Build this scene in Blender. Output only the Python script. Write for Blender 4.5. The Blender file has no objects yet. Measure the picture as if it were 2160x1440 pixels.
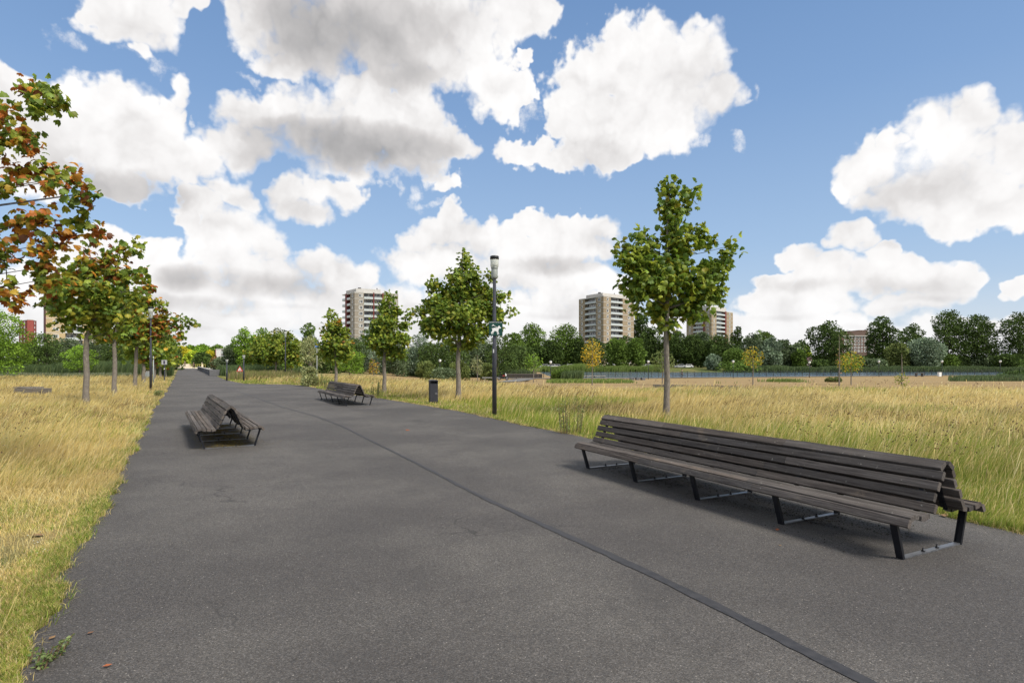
import bpy, math, random
import numpy as np
from mathutils import Vector, Matrix
random.seed(7)
RNG = np.random.default_rng(7)
sc = bpy.context.scene
COL = sc.collection

# ------------------------------------------------------------------ camera
F = 1216.0            # focal length in photograph pixels (2160 wide)
HY = 764.0            # height of the horizon in the photograph
CH = 1.7              # eye height in metres
cam_data = bpy.data.cameras.new('camera')
cam_data.sensor_width = 36.0
cam_data.lens = F / 2160 * 36.0
cam_data.shift_y = (HY - 720.0) / 2160.0
cam_data.clip_start = 0.05
cam_data.clip_end = 6000.0
cam = bpy.data.objects.new('camera', cam_data)
COL.objects.link(cam)
cam.location = (0, 0, CH)
cam.rotation_euler = (math.radians(90), 0, 0)
sc.camera = cam

# ------------------------------------------------------------------ exposure, render settings
sc.view_settings.view_transform = 'Standard'
sc.view_settings.look = 'None'
sc.view_settings.gamma = 1.0
sc.view_settings.exposure = 0.0
sc.render.engine = 'CYCLES'
sc.cycles.max_bounces = 5
sc.cycles.diffuse_bounces = 2
sc.cycles.glossy_bounces = 2
sc.cycles.transmission_bounces = 3
sc.cycles.transparent_max_bounces = 4
sc.cycles.sample_clamp_indirect = 4.0
sc.cycles.use_denoising = True
sc.cycles.use_adaptive_sampling = True
sc.cycles.adaptive_threshold = 0.02

SUN_EL = math.radians(48)
SUN_AZ = math.radians(128)      # clockwise from the view direction (+Y): behind, to the right

# ------------------------------------------------------------------ node helpers
class NG:
    def __init__(s, tree):
        s.t = tree
    def sock(s, node_in, v):
        if v is None:
            return
        if isinstance(v, bpy.types.NodeSocket):
            s.t.links.new(v, node_in)
        else:
            try:
                node_in.default_value = v
            except Exception:
                node_in.default_value = tuple(v) + (1.0,) if len(v) == 3 else v
    def node(s, typ, **kw):
        n = s.t.nodes.new(typ)
        for k, v in kw.items():
            setattr(n, k, v)
        return n
    def m(s, op, a, b=None, c=None, clamp=False):
        n = s.node('ShaderNodeMath', operation=op, use_clamp=clamp)
        s.sock(n.inputs[0], a); s.sock(n.inputs[1], b); s.sock(n.inputs[2], c)
        return n.outputs[0]
    def v(s, op, a, b=None, c=None, scale=None):
        n = s.node('ShaderNodeVectorMath', operation=op)
        s.sock(n.inputs[0], a); s.sock(n.inputs[1], b); s.sock(n.inputs[2], c)
        if scale is not None:
            s.sock(n.inputs['Scale'], scale)
        return n.outputs['Value'] if op in ('DOT_PRODUCT', 'LENGTH', 'DISTANCE') else n.outputs['Vector']
    def noise(s, vec, scale, detail=2.0, rough=0.5, dist=0.0, dims='3D', lac=2.0, out='Fac'):
        n = s.node('ShaderNodeTexNoise', noise_dimensions=dims)
        s.sock(n.inputs['Vector'], vec)
        s.sock(n.inputs['Scale'], scale); s.sock(n.inputs['Detail'], detail)
        s.sock(n.inputs['Roughness'], rough); s.sock(n.inputs['Distortion'], dist)
        s.sock(n.inputs['Lacunarity'], lac)
        return n.outputs[out]
    def voro(s, vec, scale, feature='F1', out='Distance', rand=1.0, detail=0.0, rough=0.5, smooth=None, dims='3D'):
        n = s.node('ShaderNodeTexVoronoi', feature=feature, voronoi_dimensions=dims)
        s.sock(n.inputs['Vector'], vec); s.sock(n.inputs['Scale'], scale)
        s.sock(n.inputs['Randomness'], rand)
        if 'Detail' in n.inputs: s.sock(n.inputs['Detail'], detail); s.sock(n.inputs['Roughness'], rough)
        if smooth is not None: s.sock(n.inputs['Smoothness'], smooth)
        return n.outputs[out]
    def ramp(s, fac, stops, interp='LINEAR'):
        n = s.node('ShaderNodeValToRGB')
        n.color_ramp.interpolation = interp
        el = n.color_ramp.elements
        while len(el) < len(stops):
            el.new(0.5)
        for e, (p, c) in zip(el, stops):
            e.position = p
            e.color = (c[0], c[1], c[2], 1.0) if hasattr(c, '__len__') else (c, c, c, 1.0)
        s.sock(n.inputs[0], fac)
        return n.outputs[0]
    def mix(s, fac, a, b, blend='MIX'):
        n = s.node('ShaderNodeMix', data_type='RGBA', blend_type=blend)
        s.sock(n.inputs[0], fac); s.sock(n.inputs[6], a); s.sock(n.inputs[7], b)
        return n.outputs[2]
    def rng(s, v, a, b, c=0.0, d=1.0, kind='SMOOTHSTEP'):
        n = s.node('ShaderNodeMapRange', interpolation_type=kind)
        s.sock(n.inputs[0], v); s.sock(n.inputs[1], a); s.sock(n.inputs[2], b)
        s.sock(n.inputs[3], c); s.sock(n.inputs[4], d)
        return n.outputs[0]

# ------------------------------------------------------------------ world: daylight sky with cumulus clouds
def px_dir(px, py):
    d = Vector(((px - 1080) / F, 1.0, (HY - py) / F)).normalized()
    return math.atan2(d.x, d.y), math.asin(d.z)

# cumulus bodies as ellipses in azimuth / elevation (centre and radii given as sighted from the path)
CLOUDS = [
 (270,15,115,75),(330,45,80,55),(195,0,50,40),(395,20,35,60),(300,105,28,25),
 (560,10,95,70),(650,70,150,85),(790,60,190,100),(960,20,190,65),(1080,20,85,75),(850,140,90,70),(600,140,70,40),(930,120,70,60),
 (1030,110,60,120),(1050,205,50,55),(1000,60,80,80),
 (560,250,90,55),(640,270,140,80),(760,280,170,110),(870,300,110,85),(960,320,55,38),(760,200,90,50),(880,220,65,60),(500,300,80,55),(930,390,35,20),(870,180,60,50),
 (60,220,90,80),(20,150,60,40),(330,260,90,70),(420,330,50,60),(10,170,50,60),(170,270,110,100),(260,290,130,115),(340,320,90,80),(360,180,30,30),(385,235,22,30),(350,230,50,60),(330,200,30,30),(230,200,40,38),(290,205,40,35),(70,320,120,100),(250,390,110,32),(400,340,50,60),
 (1230,160,75,65),(1310,140,90,90),(1400,130,100,100),(1480,120,65,80),(1500,200,60,70),(1380,240,150,95),(1260,280,110,80),(1190,240,55,60),(1395,60,35,30),(1475,45,26,32),(1100,130,24,22),(1100,185,35,35),(1100,310,55,28),(1300,335,70,25),(1180,330,60,28),
 (1840,300,30,38),(1880,290,24,30),(1850,350,80,70),(1960,290,80,65),(2050,250,70,58),(2000,360,160,95),(2120,320,80,75),(1900,410,95,60),(2050,440,120,55),(2150,430,60,65),(1810,380,35,45),
 (670,405,80,32),(720,415,46,36),(640,445,60,36),(610,410,36,28),
 (470,385,38,28),(500,400,50,38),(440,430,50,40),(530,430,34,32),(470,500,95,80),(560,510,50,50),(390,460,35,40),
 (250,520,75,42),(150,540,60,36),(310,520,55,34),(330,600,180,70),(100,620,120,70),(560,590,130,62),(660,560,56,32),(710,580,60,42),(770,585,36,36),
 (940,455,25,26),(920,480,55,30),(1045,460,22,26),(980,490,60,34),(880,510,50,34),(1040,510,70,50),(850,550,36,40),(940,560,130,60),
 (1110,480,45,26),(1170,480,60,26),(1230,475,40,24),(1280,475,38,24),(1200,520,115,50),(1090,560,90,70),(1190,590,110,50),(1290,610,50,30),
 (1640,585,60,20),(1700,540,45,32),(1790,510,44,32),(1730,570,70,34),(1850,540,36,24),(1880,580,120,40),(2030,580,62,32),(1980,600,80,40),(1740,600,150,25),(2150,615,32,22),(1600,640,70,30),(1700,640,110,34),(1900,640,90,24),
 (1400,735,1200,24),(300,745,600,24),(900,735,500,40),(300,700,420,60),(760,670,330,70),(1130,670,230,70),(1600,700,330,50),(1950,700,300,30),
]
WISPS = [(1592,190,16,34),(1568,218,30,10),(1440,300,30,26),(1486,308,14,20),(1556,308,26,14),(1885,0,34,9),(505,160,22,18),(525,172,26,10),(430,245,12,12),(1290,85,40,20),(1215,100,50,16),(900,430,50,10),(860,410,20,30),(300,115,60,22),(150,70,40,30),(940,395,50,20),(1100,215,40,60)]
# grey undersides
SHADES = [
 (690,60,190,90,.85),(640,110,110,60,.5),(860,40,170,60,.6),(850,150,70,45,.55),(990,70,90,60,.25),
 (750,310,210,52,.95),(830,355,130,30,.6),(560,330,110,40,.45),(250,395,190,38,.6),(150,380,150,30,.3),(300,60,80,50,.25),
 (1270,325,110,45,.45),(1380,250,150,60,.18),(1960,390,130,50,.5),(1880,420,90,50,.3),(2080,440,90,40,.22),
 (640,440,70,25,.4),(385,585,60,32,.75),(520,595,150,30,.5),(610,610,110,25,.4),(420,640,160,18,.4),(470,560,80,35,.25),
 (980,520,90,20,.25),(1170,560,110,24,.6),(1020,600,120,26,.35),(1700,600,90,16,.35),(1880,605,110,20,.3),(1250,700,300,16,.25),(700,690,200,14,.3),(1900,655,160,12,.25),(1650,668,70,8,.3),(1780,690,90,7,.28),(2040,700,80,7,.28),(620,645,60,8,.3),(500,660,70,8,.32),(560,700,120,8,.3),(700,715,90,6,.3),(1060,640,60,9,.35),(1150,665,70,8,.3),(900,650,50,9,.3),(430,690,60,6,.28),(1980,630,70,8,.25),(1860,520,40,8,.2),(1240,560,60,10,.35),(480,480,60,15,.3),
]
world = bpy.data.worlds.new('World')
sc.world = world
world.use_nodes = True
wt = world.node_tree
wt.nodes.clear()
W = NG(wt)
tc = W.node('ShaderNodeTexCoord').outputs['Generated']
dirv = W.v('NORMALIZE', tc)
sep = W.node('ShaderNodeSeparateXYZ'); W.sock(sep.inputs[0], dirv)
az = W.m('ARCTAN2', sep.outputs[0], sep.outputs[1])
el = W.m('ARCSINE', sep.outputs[2])
cmb = W.node('ShaderNodeCombineXYZ'); W.sock(cmb.inputs[0], az); W.sock(cmb.inputs[1], el)
q = cmb.outputs[0]
# billowing: warp the look-up position with two scales of noise
elfac = W.rng(el, 0.0, 0.35, 0.45, 1.0, 'LINEAR')
def warped(qv, amp1, amp2):
    n1 = W.noise(qv, 9.0, 4.0, 0.62, dims='2D', out='Color')
    w1 = W.v('MULTIPLY', W.v('SUBTRACT', n1, (0.5, 0.5, 0.5)), (amp1 * 1.2, amp1, 0))
    w1 = W.v('SCALE', w1, scale=elfac)
    return W.v('ADD', qv, w1)
qw = warped(q, 0.095, 0)
def ellipse_field(qv, items, k):
    cur = None
    for it in items:
        cx, cy, rx, ry = it[:4]
        a0, e0 = px_dir(cx, cy)
        a1, _ = px_dir(cx + rx, cy); a2, _ = px_dir(cx - rx, cy)
        _, e1 = px_dir(cx, cy - ry); _, e2 = px_dir(cx, cy + ry)
        ra = (a1 - a2) / 2; re = (e1 - e2) / 2
        p = W.v('MULTIPLY_ADD', qv, (1 / ra, 1 / re, 0), (-a0 / ra, -e0 / re, 0))
        d = W.v('DOT_PRODUCT', p, p)
        if len(it) > 4:      # weighted shade
            val = W.m('MULTIPLY', W.m('SUBTRACT', 1.0, W.m('MULTIPLY', d, 0.55), clamp=True), it[4])
            cur = val if cur is None else W.m('SMOOTH_MAX', cur, val, 0.25)
        else:
            cur = d if cur is None else W.m('SMOOTH_MIN', cur, d, k)
    return cur
sky = W.node('ShaderNodeTexSky', sky_type='NISHITA')
sky.sun_disc = False
sky.sun_elevation = SUN_EL
sky.sun_rotation = SUN_AZ
sky.altitude = 0
sky.air_density = 1.0
sky.dust_density = 1.2
sky.ozone_density = 1.6
SKY_STRENGTH = 0.15
CB = 1.05 / SKY_STRENGTH      # cloud brightness next to that sky
blue = W.ramp(W.rng(el, 0.0, 0.62, 0, 1, 'LINEAR'), [(0.0, (0.60, 0.71, 0.86)), (0.3, (0.38, 0.55, 0.80)), (0.65, (0.235, 0.40, 0.69)), (1.0, (0.155, 0.30, 0.58))])
air = W.mix(0.75, sky.outputs[0], W.v('SCALE', blue, scale=1 / SKY_STRENGTH))
def cloud_shader(alpha, grey):
    col = W.ramp(grey, [(0.0, (1.0, 0.99, 0.985)), (0.2, (0.90, 0.885, 0.88)), (0.5, (0.66, 0.64, 0.635)), (1.0, (0.38, 0.375, 0.38))])
    wc = W.mix(alpha, air, W.v('SCALE', col, scale=CB))
    low = W.rng(el, 0.0, 0.12, 0.45, 0.0, 'LINEAR')
    wc = W.mix(low, wc, (0.86 / SKY_STRENGTH, 0.88 / SKY_STRENGTH, 0.91 / SKY_STRENGTH, 1))
    bg = W.node('ShaderNodeBackground')
    W.sock(bg.inputs[0], wc); bg.inputs[1].default_value = SKY_STRENGTH
    return bg.outputs[0]
def in_sector(it, a, b):
    a0, _ = px_dir(it[0] - it[2], it[1]); a1, _ = px_dir(it[0] + it[2], it[1])
    return a1 > a - 0.13 and a0 < b + 0.13
def sector(a, b):
    d = ellipse_field(qw, [c for c in CLOUDS if in_sector(c, a, b)], 0.22)
    dens = W.m('SUBTRACT', 1.36, d)
    fine = W.noise(q, 38.0, 5.0, 0.66, dims='2D')
    jit = W.v('SCALE', W.noise(q, 30.0, 2.0, 0.6, dims='2D', out='Color'), scale=0.03)
    puff = W.voro(W.v('ADD', q, jit), 21.0, 'F1', detail=2.0, rough=0.55, dims='2D')
    dens = W.m('ADD', dens, W.m('MULTIPLY', W.m('SUBTRACT', fine, 0.5), 0.62))
    dens = W.m('ADD', dens, W.m('MULTIPLY', W.m('SUBTRACT', 0.42, puff), 0.62))
    # edges: crisp in places, ragged and thin in others
    # relief of the billows against the light, and the grey undersides
    up = W.v('ADD', qw, (0.008, 0.03, 0))
    r1 = W.m('SUBTRACT', W.noise(qw, 6.5, 3.0, 0.5, dims='2D'), W.noise(up, 6.5, 3.0, 0.5, dims='2D'))
    shade = ellipse_field(W.v('ADD', W.v('SCALE', q, scale=0.55), W.v('SCALE', qw, scale=0.45)), [c for c in SHADES if in_sector(c, a, b)], 0)
    soft = W.m('ADD', W.rng(W.noise(q, 4.0, 1.0, 0.5, dims='2D'), 0.40, 0.66, 0.26, 0.72), W.m('MULTIPLY', shade, 0.6))
    alpha = W.rng(dens, -0.16, soft)
    grey = W.m('ADD', W.m('MULTIPLY', shade, 1.08), W.m('MULTIPLY', r1, -0.95))
    grey = W.m('ADD', grey, W.m('MULTIPLY', W.m('SUBTRACT', fine, 0.5), 0.08))
    grey = W.m('ADD', grey, W.m('MULTIPLY', W.m('SUBTRACT', puff, 0.4), 0.12))
    grey = W.m('MULTIPLY', W.m('SUBTRACT', grey, 0.05), W.rng(dens, 0.0, 0.5, 0.3, 1.0))
    ws = [c for c in WISPS if in_sector(c, a, b)]
    wd = W.m('ADD', W.m('SUBTRACT', 1.0, ellipse_field(qw, ws, 0.3)), W.m('MULTIPLY', W.m('SUBTRACT', fine, 0.52), 3.2))
    alpha = W.m('MAXIMUM', alpha, W.rng(wd, 0.0, 1.9, 0.0, 0.75))
    return cloud_shader(alpha, grey)
cuts = [px_dir(p, HY)[0] for p in (620, 1060, 1560)]
edges = [-1.0] + cuts + [1.0]
secs = [sector(edges[i], edges[i + 1]) for i in range(4)]
# fair-weather clouds over the rest of the sky
behind = W.noise(W.v('MULTIPLY', dirv, (1, 1, 1.8)), 2.2, 3.0, 0.55)
rest = cloud_shader(W.rng(behind, 0.44, 0.56), W.rng(behind, 0.55, 0.75, 0.0, 0.5))
def pick(fac, a, b):
    n = W.node('ShaderNodeMixShader')
    W.sock(n.inputs[0], fac); wt.links.new(a, n.inputs[1]); wt.links.new(b, n.inputs[2])
    return n.outputs[0]
left = pick(W.m('GREATER_THAN', az, cuts[0]), secs[0], secs[1])
right = pick(W.m('GREATER_THAN', az, cuts[2]), secs[2], secs[3])
front = pick(W.m('GREATER_THAN', az, cuts[1]), left, right)
outside = W.m('MAXIMUM', W.rng(W.m('ABSOLUTE', az), 0.80, 0.92), W.rng(el, 0.60, 0.70))
final = pick(outside, front, rest)
wo = W.node('ShaderNodeOutputWorld')
wt.links.new(final, wo.inputs[0])
world.cycles.sampling_method = 'NONE'

# ------------------------------------------------------------------ sun, seen through thin cloud (soft shadows)
sd = bpy.data.lights.new('sun', 'SUN')
sd.energy = 4.7
sd.angle = math.radians(20)
sd.color = (1.0, 0.94, 0.84)
sun = bpy.data.objects.new('sun', sd)
COL.objects.link(sun)
sdir = Vector((math.sin(SUN_AZ) * math.cos(SUN_EL), math.cos(SUN_AZ) * math.cos(SUN_EL), math.sin(SUN_EL)))
sun.rotation_euler = sdir.to_track_quat('Z', 'Y').to_euler()

# ------------------------------------------------------------------ naming and mesh helpers
def tag(o, label=None, cat=None, group=None, kind=None):
    if label: o['label'] = label
    if cat: o['category'] = cat
    if group: o['group'] = group
    if kind: o['kind'] = kind
    return o
def empty(name, loc, rz=0.0, label=None, cat=None, group=None):
    o = bpy.data.objects.new(name, None)
    o.empty_display_size = 0.3
    o.location = loc; o.rotation_euler = (0, 0, rz)
    COL.objects.link(o)
    return tag(o, label, cat, group)
def link(name, me, parent=None):
    o = bpy.data.objects.new(name, me)
    COL.objects.link(o)
    if parent is not None: o.parent = parent
    return o
def copy_tree(o, parent=None):
    c = o.copy(); COL.objects.link(c)
    if parent is not None: c.parent = parent
    for ch in list(o.children):
        copy_tree(ch, c)
    return c
def smoothstep(x, a, b):
    t = np.clip((x - a) / (b - a), 0, 1)
    return t * t * (3 - 2 * t)

class MB:
    """collects shapes, linked as ONE mesh object by build()"""
    def __init__(s):
        s.v = []; s.f = []; s.mi = []; s.sm = []
    def add(s, verts, faces, mi=0, smooth=False, M=None):
        k = len(s.v)
        for p in verts:
            p = Vector(p)
            s.v.append(tuple(M @ p) if M is not None else tuple(p))
        for f in faces:
            s.f.append(tuple(k + i for i in f)); s.mi.append(mi); s.sm.append(smooth)
        return s
    def box(s, x0, x1, y0, y1, z0, z1, mi=0, M=None, bev=0.0):
        if bev > 0:
            b = bev; V = []; 
            # chamfered box: three rings
            for (zz, d) in ((z0, b), (z0 + b, 0), (z1 - b, 0), (z1, b)):
                V += [(x0 + d, y0 + b if d == 0 else y0 + d, zz), (x0 + b if d == 0 else x0 + d, y0 + d, zz)][:0]
                c = [(x0 + d + b, y0 + d), (x1 - d - b, y0 + d), (x1 - d, y0 + d + b), (x1 - d, y1 - d - b),
                     (x1 - d - b, y1 - d), (x0 + d + b, y1 - d), (x0 + d, y1 - d - b), (x0 + d, y0 + d + b)]
                V += [(p[0], p[1], zz) for p in c]
            Fs = [tuple(reversed(range(8))), tuple(range(24, 32))]
            for r in range(3):
                for i in range(8):
                    j = (i + 1) % 8
                    Fs.append((r * 8 + i, r * 8 + j, r * 8 + 8 + j, r * 8 + 8 + i))
            return s.add(V, Fs, mi, False, M)
        V = [(x0, y0, z0), (x1, y0, z0), (x1, y1, z0), (x0, y1, z0), (x0, y0, z1), (x1, y0, z1), (x1, y1, z1), (x0, y1, z1)]
        return s.add(V, [(3, 2, 1, 0), (4, 5, 6, 7), (0, 1, 5, 4), (1, 2, 6, 5), (2, 3, 7, 6), (3, 0, 4, 7)], mi, False, M)
    def tube(s, pts, radii, n=8, mi=0, smooth=True, cap=True, M=None, wob=0.0):
        pts = [Vector(p) for p in pts]
        if not hasattr(radii, '__len__'): radii = [radii] * len(pts)
        V = []; Fs = []
        t0 = (pts[1] - pts[0]).normalized()
        up = Vector((0, 0, 1)) if abs(t0.z) < 0.9 else Vector((1, 0, 0))
        u = t0.cross(up).normalized()
        for i, p in enumerate(pts):
            t = (pts[min(i + 1, len(pts) - 1)] - pts[max(i - 1, 0)]).normalized()
            u = (u - t * u.dot(t)).normalized(); w = t.cross(u)
            for k in range(n):
                a = 2 * math.pi * k / n
                r = radii[i] * (1 + (random.uniform(-wob, wob) if wob else 0))
                V.append(p + (u * math.cos(a) + w * math.sin(a)) * r)
        for i in range(len(pts) - 1):
            for k in range(n):
                k2 = (k + 1) % n
                Fs.append((i * n + k, i * n + k2, (i + 1) * n + k2, (i + 1) * n + k))
        s.add(V, Fs, mi, smooth, M)
        if cap:
            s.add(V[:n], [tuple(reversed(range(n)))], mi, False, M)
            s.add(V[-n:], [tuple(range(n))], mi, False, M)
        return s
    def lathe(s, prof, n=20, mi=0, smooth=True, M=None):
        V = []; Fs = []
        for (r, z) in prof:
            for k in range(n):
                a = 2 * math.pi * k / n
                V.append((max(r, 1e-4) * math.cos(a), max(r, 1e-4) * math.sin(a), z))
        for i in range(len(prof) - 1):
            for k in range(n):
                k2 = (k + 1) % n
                Fs.append((i * n + k, i * n + k2, (i + 1) * n + k2, (i + 1) * n + k))
        Fs.append(tuple(reversed(range(n)))); m = (len(prof) - 1) * n
        Fs.append(tuple(range(m, m + n)))
        return s.add(V, Fs, mi, smooth, M)
    def prism(s, poly, y0, y1, mi=0, M=None):
        """outline in x/z swept along y"""
        n = len(poly)
        V = [(p[0], y0, p[1]) for p in poly] + [(p[0], y1, p[1]) for p in poly]
        Fs = [tuple(range(n)), tuple(reversed(range(n, 2 * n)))]
        for i in range(n):
            j = (i + 1) % n
            Fs.append((i, n + i, n + j, j))
        return s.add(V, Fs, mi, False, M)
    def build(s, name, mats, parent=None):
        me = bpy.data.meshes.new(name)
        me.from_pydata(s.v, [], s.f)
        for m in (mats if isinstance(mats, (list, tuple)) else [mats]): me.materials.append(m)
        me.polygons.foreach_set('material_index', s.mi)
        me.polygons.foreach_set('use_smooth', s.sm)
        me.update()
        return link(name, me, parent)

def soup_mesh(name, verts, loops, starts, totals, col, mat, parent=None, smooth=False):
    """mesh straight from arrays, with a colour per vertex (the leaf's or blade's own colour)"""
    me = bpy.data.meshes.new(name)
    me.vertices.add(len(verts)); me.vertices.foreach_set('co', np.asarray(verts, np.float32).ravel())
    me.loops.add(len(loops)); me.loops.foreach_set('vertex_index', np.asarray(loops, np.int32))
    me.polygons.add(len(starts))
    me.polygons.foreach_set('loop_start', np.asarray(starts, np.int32))
    me.polygons.foreach_set('loop_total', np.asarray(totals, np.int32))
    if smooth: me.polygons.foreach_set('use_smooth', np.ones(len(starts), bool))
    me.materials.append(mat)
    at = me.color_attributes.new('Col', 'FLOAT_COLOR', 'POINT')
    c4 = np.ones((len(verts), 4), np.float32); c4[:, :3] = col
    at.data.foreach_set('color', c4.ravel())
    me.update(calc_edges=True)
    return link(name, me, parent)

# value noise on world x / y, for planting density and kind
_tab = RNG.random((256, 256))
def vnoise(x, y, scale, ox=0.0):
    x = np.asarray(x) * scale + 100.3 + ox; y = np.asarray(y) * scale + 57.7 - ox * 0.7
    xi = np.floor(x).astype(int); yi = np.floor(y).astype(int)
    fx = x - xi; fy = y - yi
    fx = fx * fx * (3 - 2 * fx); fy = fy * fy * (3 - 2 * fy)
    a = _tab[xi & 255, yi & 255]; b = _tab[(xi + 1) & 255, yi & 255]
    c = _tab[xi & 255, (yi + 1) & 255]; d = _tab[(xi + 1) & 255, (yi + 1) & 255]
    return (a * (1 - fx) + b * fx) * (1 - fy) + (c * (1 - fx) + d * fx) * fy
def fbm(x, y, scale, ox=0.0, n=4):
    t = 0; a = 0.5; s = 0
    for i in range(n):
        t = t + a * vnoise(x, y, scale * 2 ** i, ox + i * 13.7); s += a; a *= 0.5
    return t / s

# ------------------------------------------------------------------ terrain
WATER_Z = -1.5
def shore_near(r): return 116 + 26 * np.clip((r - 0.2) / 0.6, 0, 1)
def ground_z(x, y):
    x = np.asarray(x, float); y = np.asarray(y, float)
    yy = np.maximum(y, 1.0); r = x / yy
    s1 = smoothstep(y, 44, 100); s2 = smoothstep(r, -0.34, -0.12)
    z = -1.38 * s1 * s2
    z = z + (0.9 * smoothstep(y, 186, 205)) * s2                       # far bank
    inside = smoothstep(y - shore_near(r), -1.0, 5.0) * (1 - smoothstep(y, 183, 189)) * smoothstep(x, 8, 13) * (1 - smoothstep(r, 0.86, 0.92))
    return z - 1.4 * inside
def gz(x, y): return float(ground_z(x, y))
def G(px, py, lift=0.0):
    """ground point sighted at a photograph pixel"""
    dx = (px - 1080) / F; dz = (HY - py) / F
    y = 1.0
    while y < 900:
        if CH + dz * y <= gz(dx * y, y): break
        y *= 1.004
    lo, hi = y / 1.004, y
    for _ in range(20):
        m = (lo + hi) / 2
        if CH + dz * m <= gz(dx * m, m): hi = m
        else: lo = m
    return Vector((dx * hi, hi, gz(dx * hi, hi) + lift))
def at(px, Y, lift=0.0):
    x = (px - 1080) / F * Y
    return Vector((x, Y, gz(x, Y) + lift))
def zat(py, Y): return CH + (HY - py) / F * Y

# ------------------------------------------------------------------ materials
MATS = {}
def new_mat(name):
    m = bpy.data.materials.new(name); m.use_nodes = True
    nt = m.node_tree; nt.nodes.clear()
    g = NG(nt)
    out = g.node('ShaderNodeOutputMaterial')
    return m, g, out
def plain(name, col, rough=0.6, metal=0.0, spec=0.4, var=0.12, scale=6.0, bump=0.0, stretch=(1, 1, 1), dirt=0.0):
    """painted, metal, stone or plastic surface with mottling and wear"""
    if name in MATS: return MATS[name]
    m, g, out = new_mat(name)
    b = g.node('ShaderNodeBsdfPrincipled')
    oc = g.node('ShaderNodeTexCoord').outputs['Object']
    v = g.v('MULTIPLY', oc, stretch)
    n = g.noise(v, scale, 5.0, 0.6)
    dark = [c * (1 - var) for c in col]; lite = [min(1, c * (1 + var)) for c in col]
    c = g.ramp(n, [(0.3, dark), (0.7, lite)])
    if dirt:
        n2 = g.noise(v, scale * 0.4, 6.0, 0.7)
        c = g.mix(g.rng(n2, 0.5, 0.75, 0, dirt), c, (0.06, 0.05, 0.035, 1))
    g.sock(b.inputs['Base Color'], c)
    g.sock(b.inputs['Roughness'], g.rng(n, 0.2, 0.8, rough * 0.85, min(1, rough * 1.15), 'LINEAR'))
    b.inputs['Metallic'].default_value = metal
    b.inputs['Specular IOR Level'].default_value = spec
    if bump:
        bn = g.node('ShaderNodeBump'); bn.inputs['Strength'].default_value = bump; bn.inputs['Distance'].default_value = 0.01
        g.sock(bn.inputs['Height'], g.noise(v, scale * 5, 4.0, 0.6)); g.sock(b.inputs['Normal'], bn.outputs[0])
    m.node_tree.links.new(b.outputs[0], out.inputs[0])
    MATS[name] = m
    return m
def leafy(name, trans=0.3, rough=0.55, spec=0.25):
    if name in MATS: return MATS[name]
    m, g, out = new_mat(name)
    b = g.node('ShaderNodeBsdfPrincipled')
    a = g.node('ShaderNodeAttribute', attribute_name='Col')
    oc = g.node('ShaderNodeTexCoord').outputs['Object']
    n = g.noise(oc, 9.0, 3.0, 0.6)
    c = g.mix(1.0, a.outputs['Color'], g.ramp(n, [(0.3, 0.78), (0.7, 1.15)]), 'MULTIPLY')
    g.sock(b.inputs['Base Color'], c)
    b.inputs['Roughness'].default_value = rough
    b.inputs['Specular IOR Level'].default_value = spec
    t = g.node('ShaderNodeBsdfTranslucent'); g.sock(t.inputs[0], c)
    mx = g.node('ShaderNodeMixShader'); mx.inputs[0].default_value = trans
    g.t.links.new(b.outputs[0], mx.inputs[1]); g.t.links.new(t.outputs[0], mx.inputs[2])
    g.t.links.new(mx.outputs[0], out.inputs[0])
    MATS[name] = m
    return m

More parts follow.
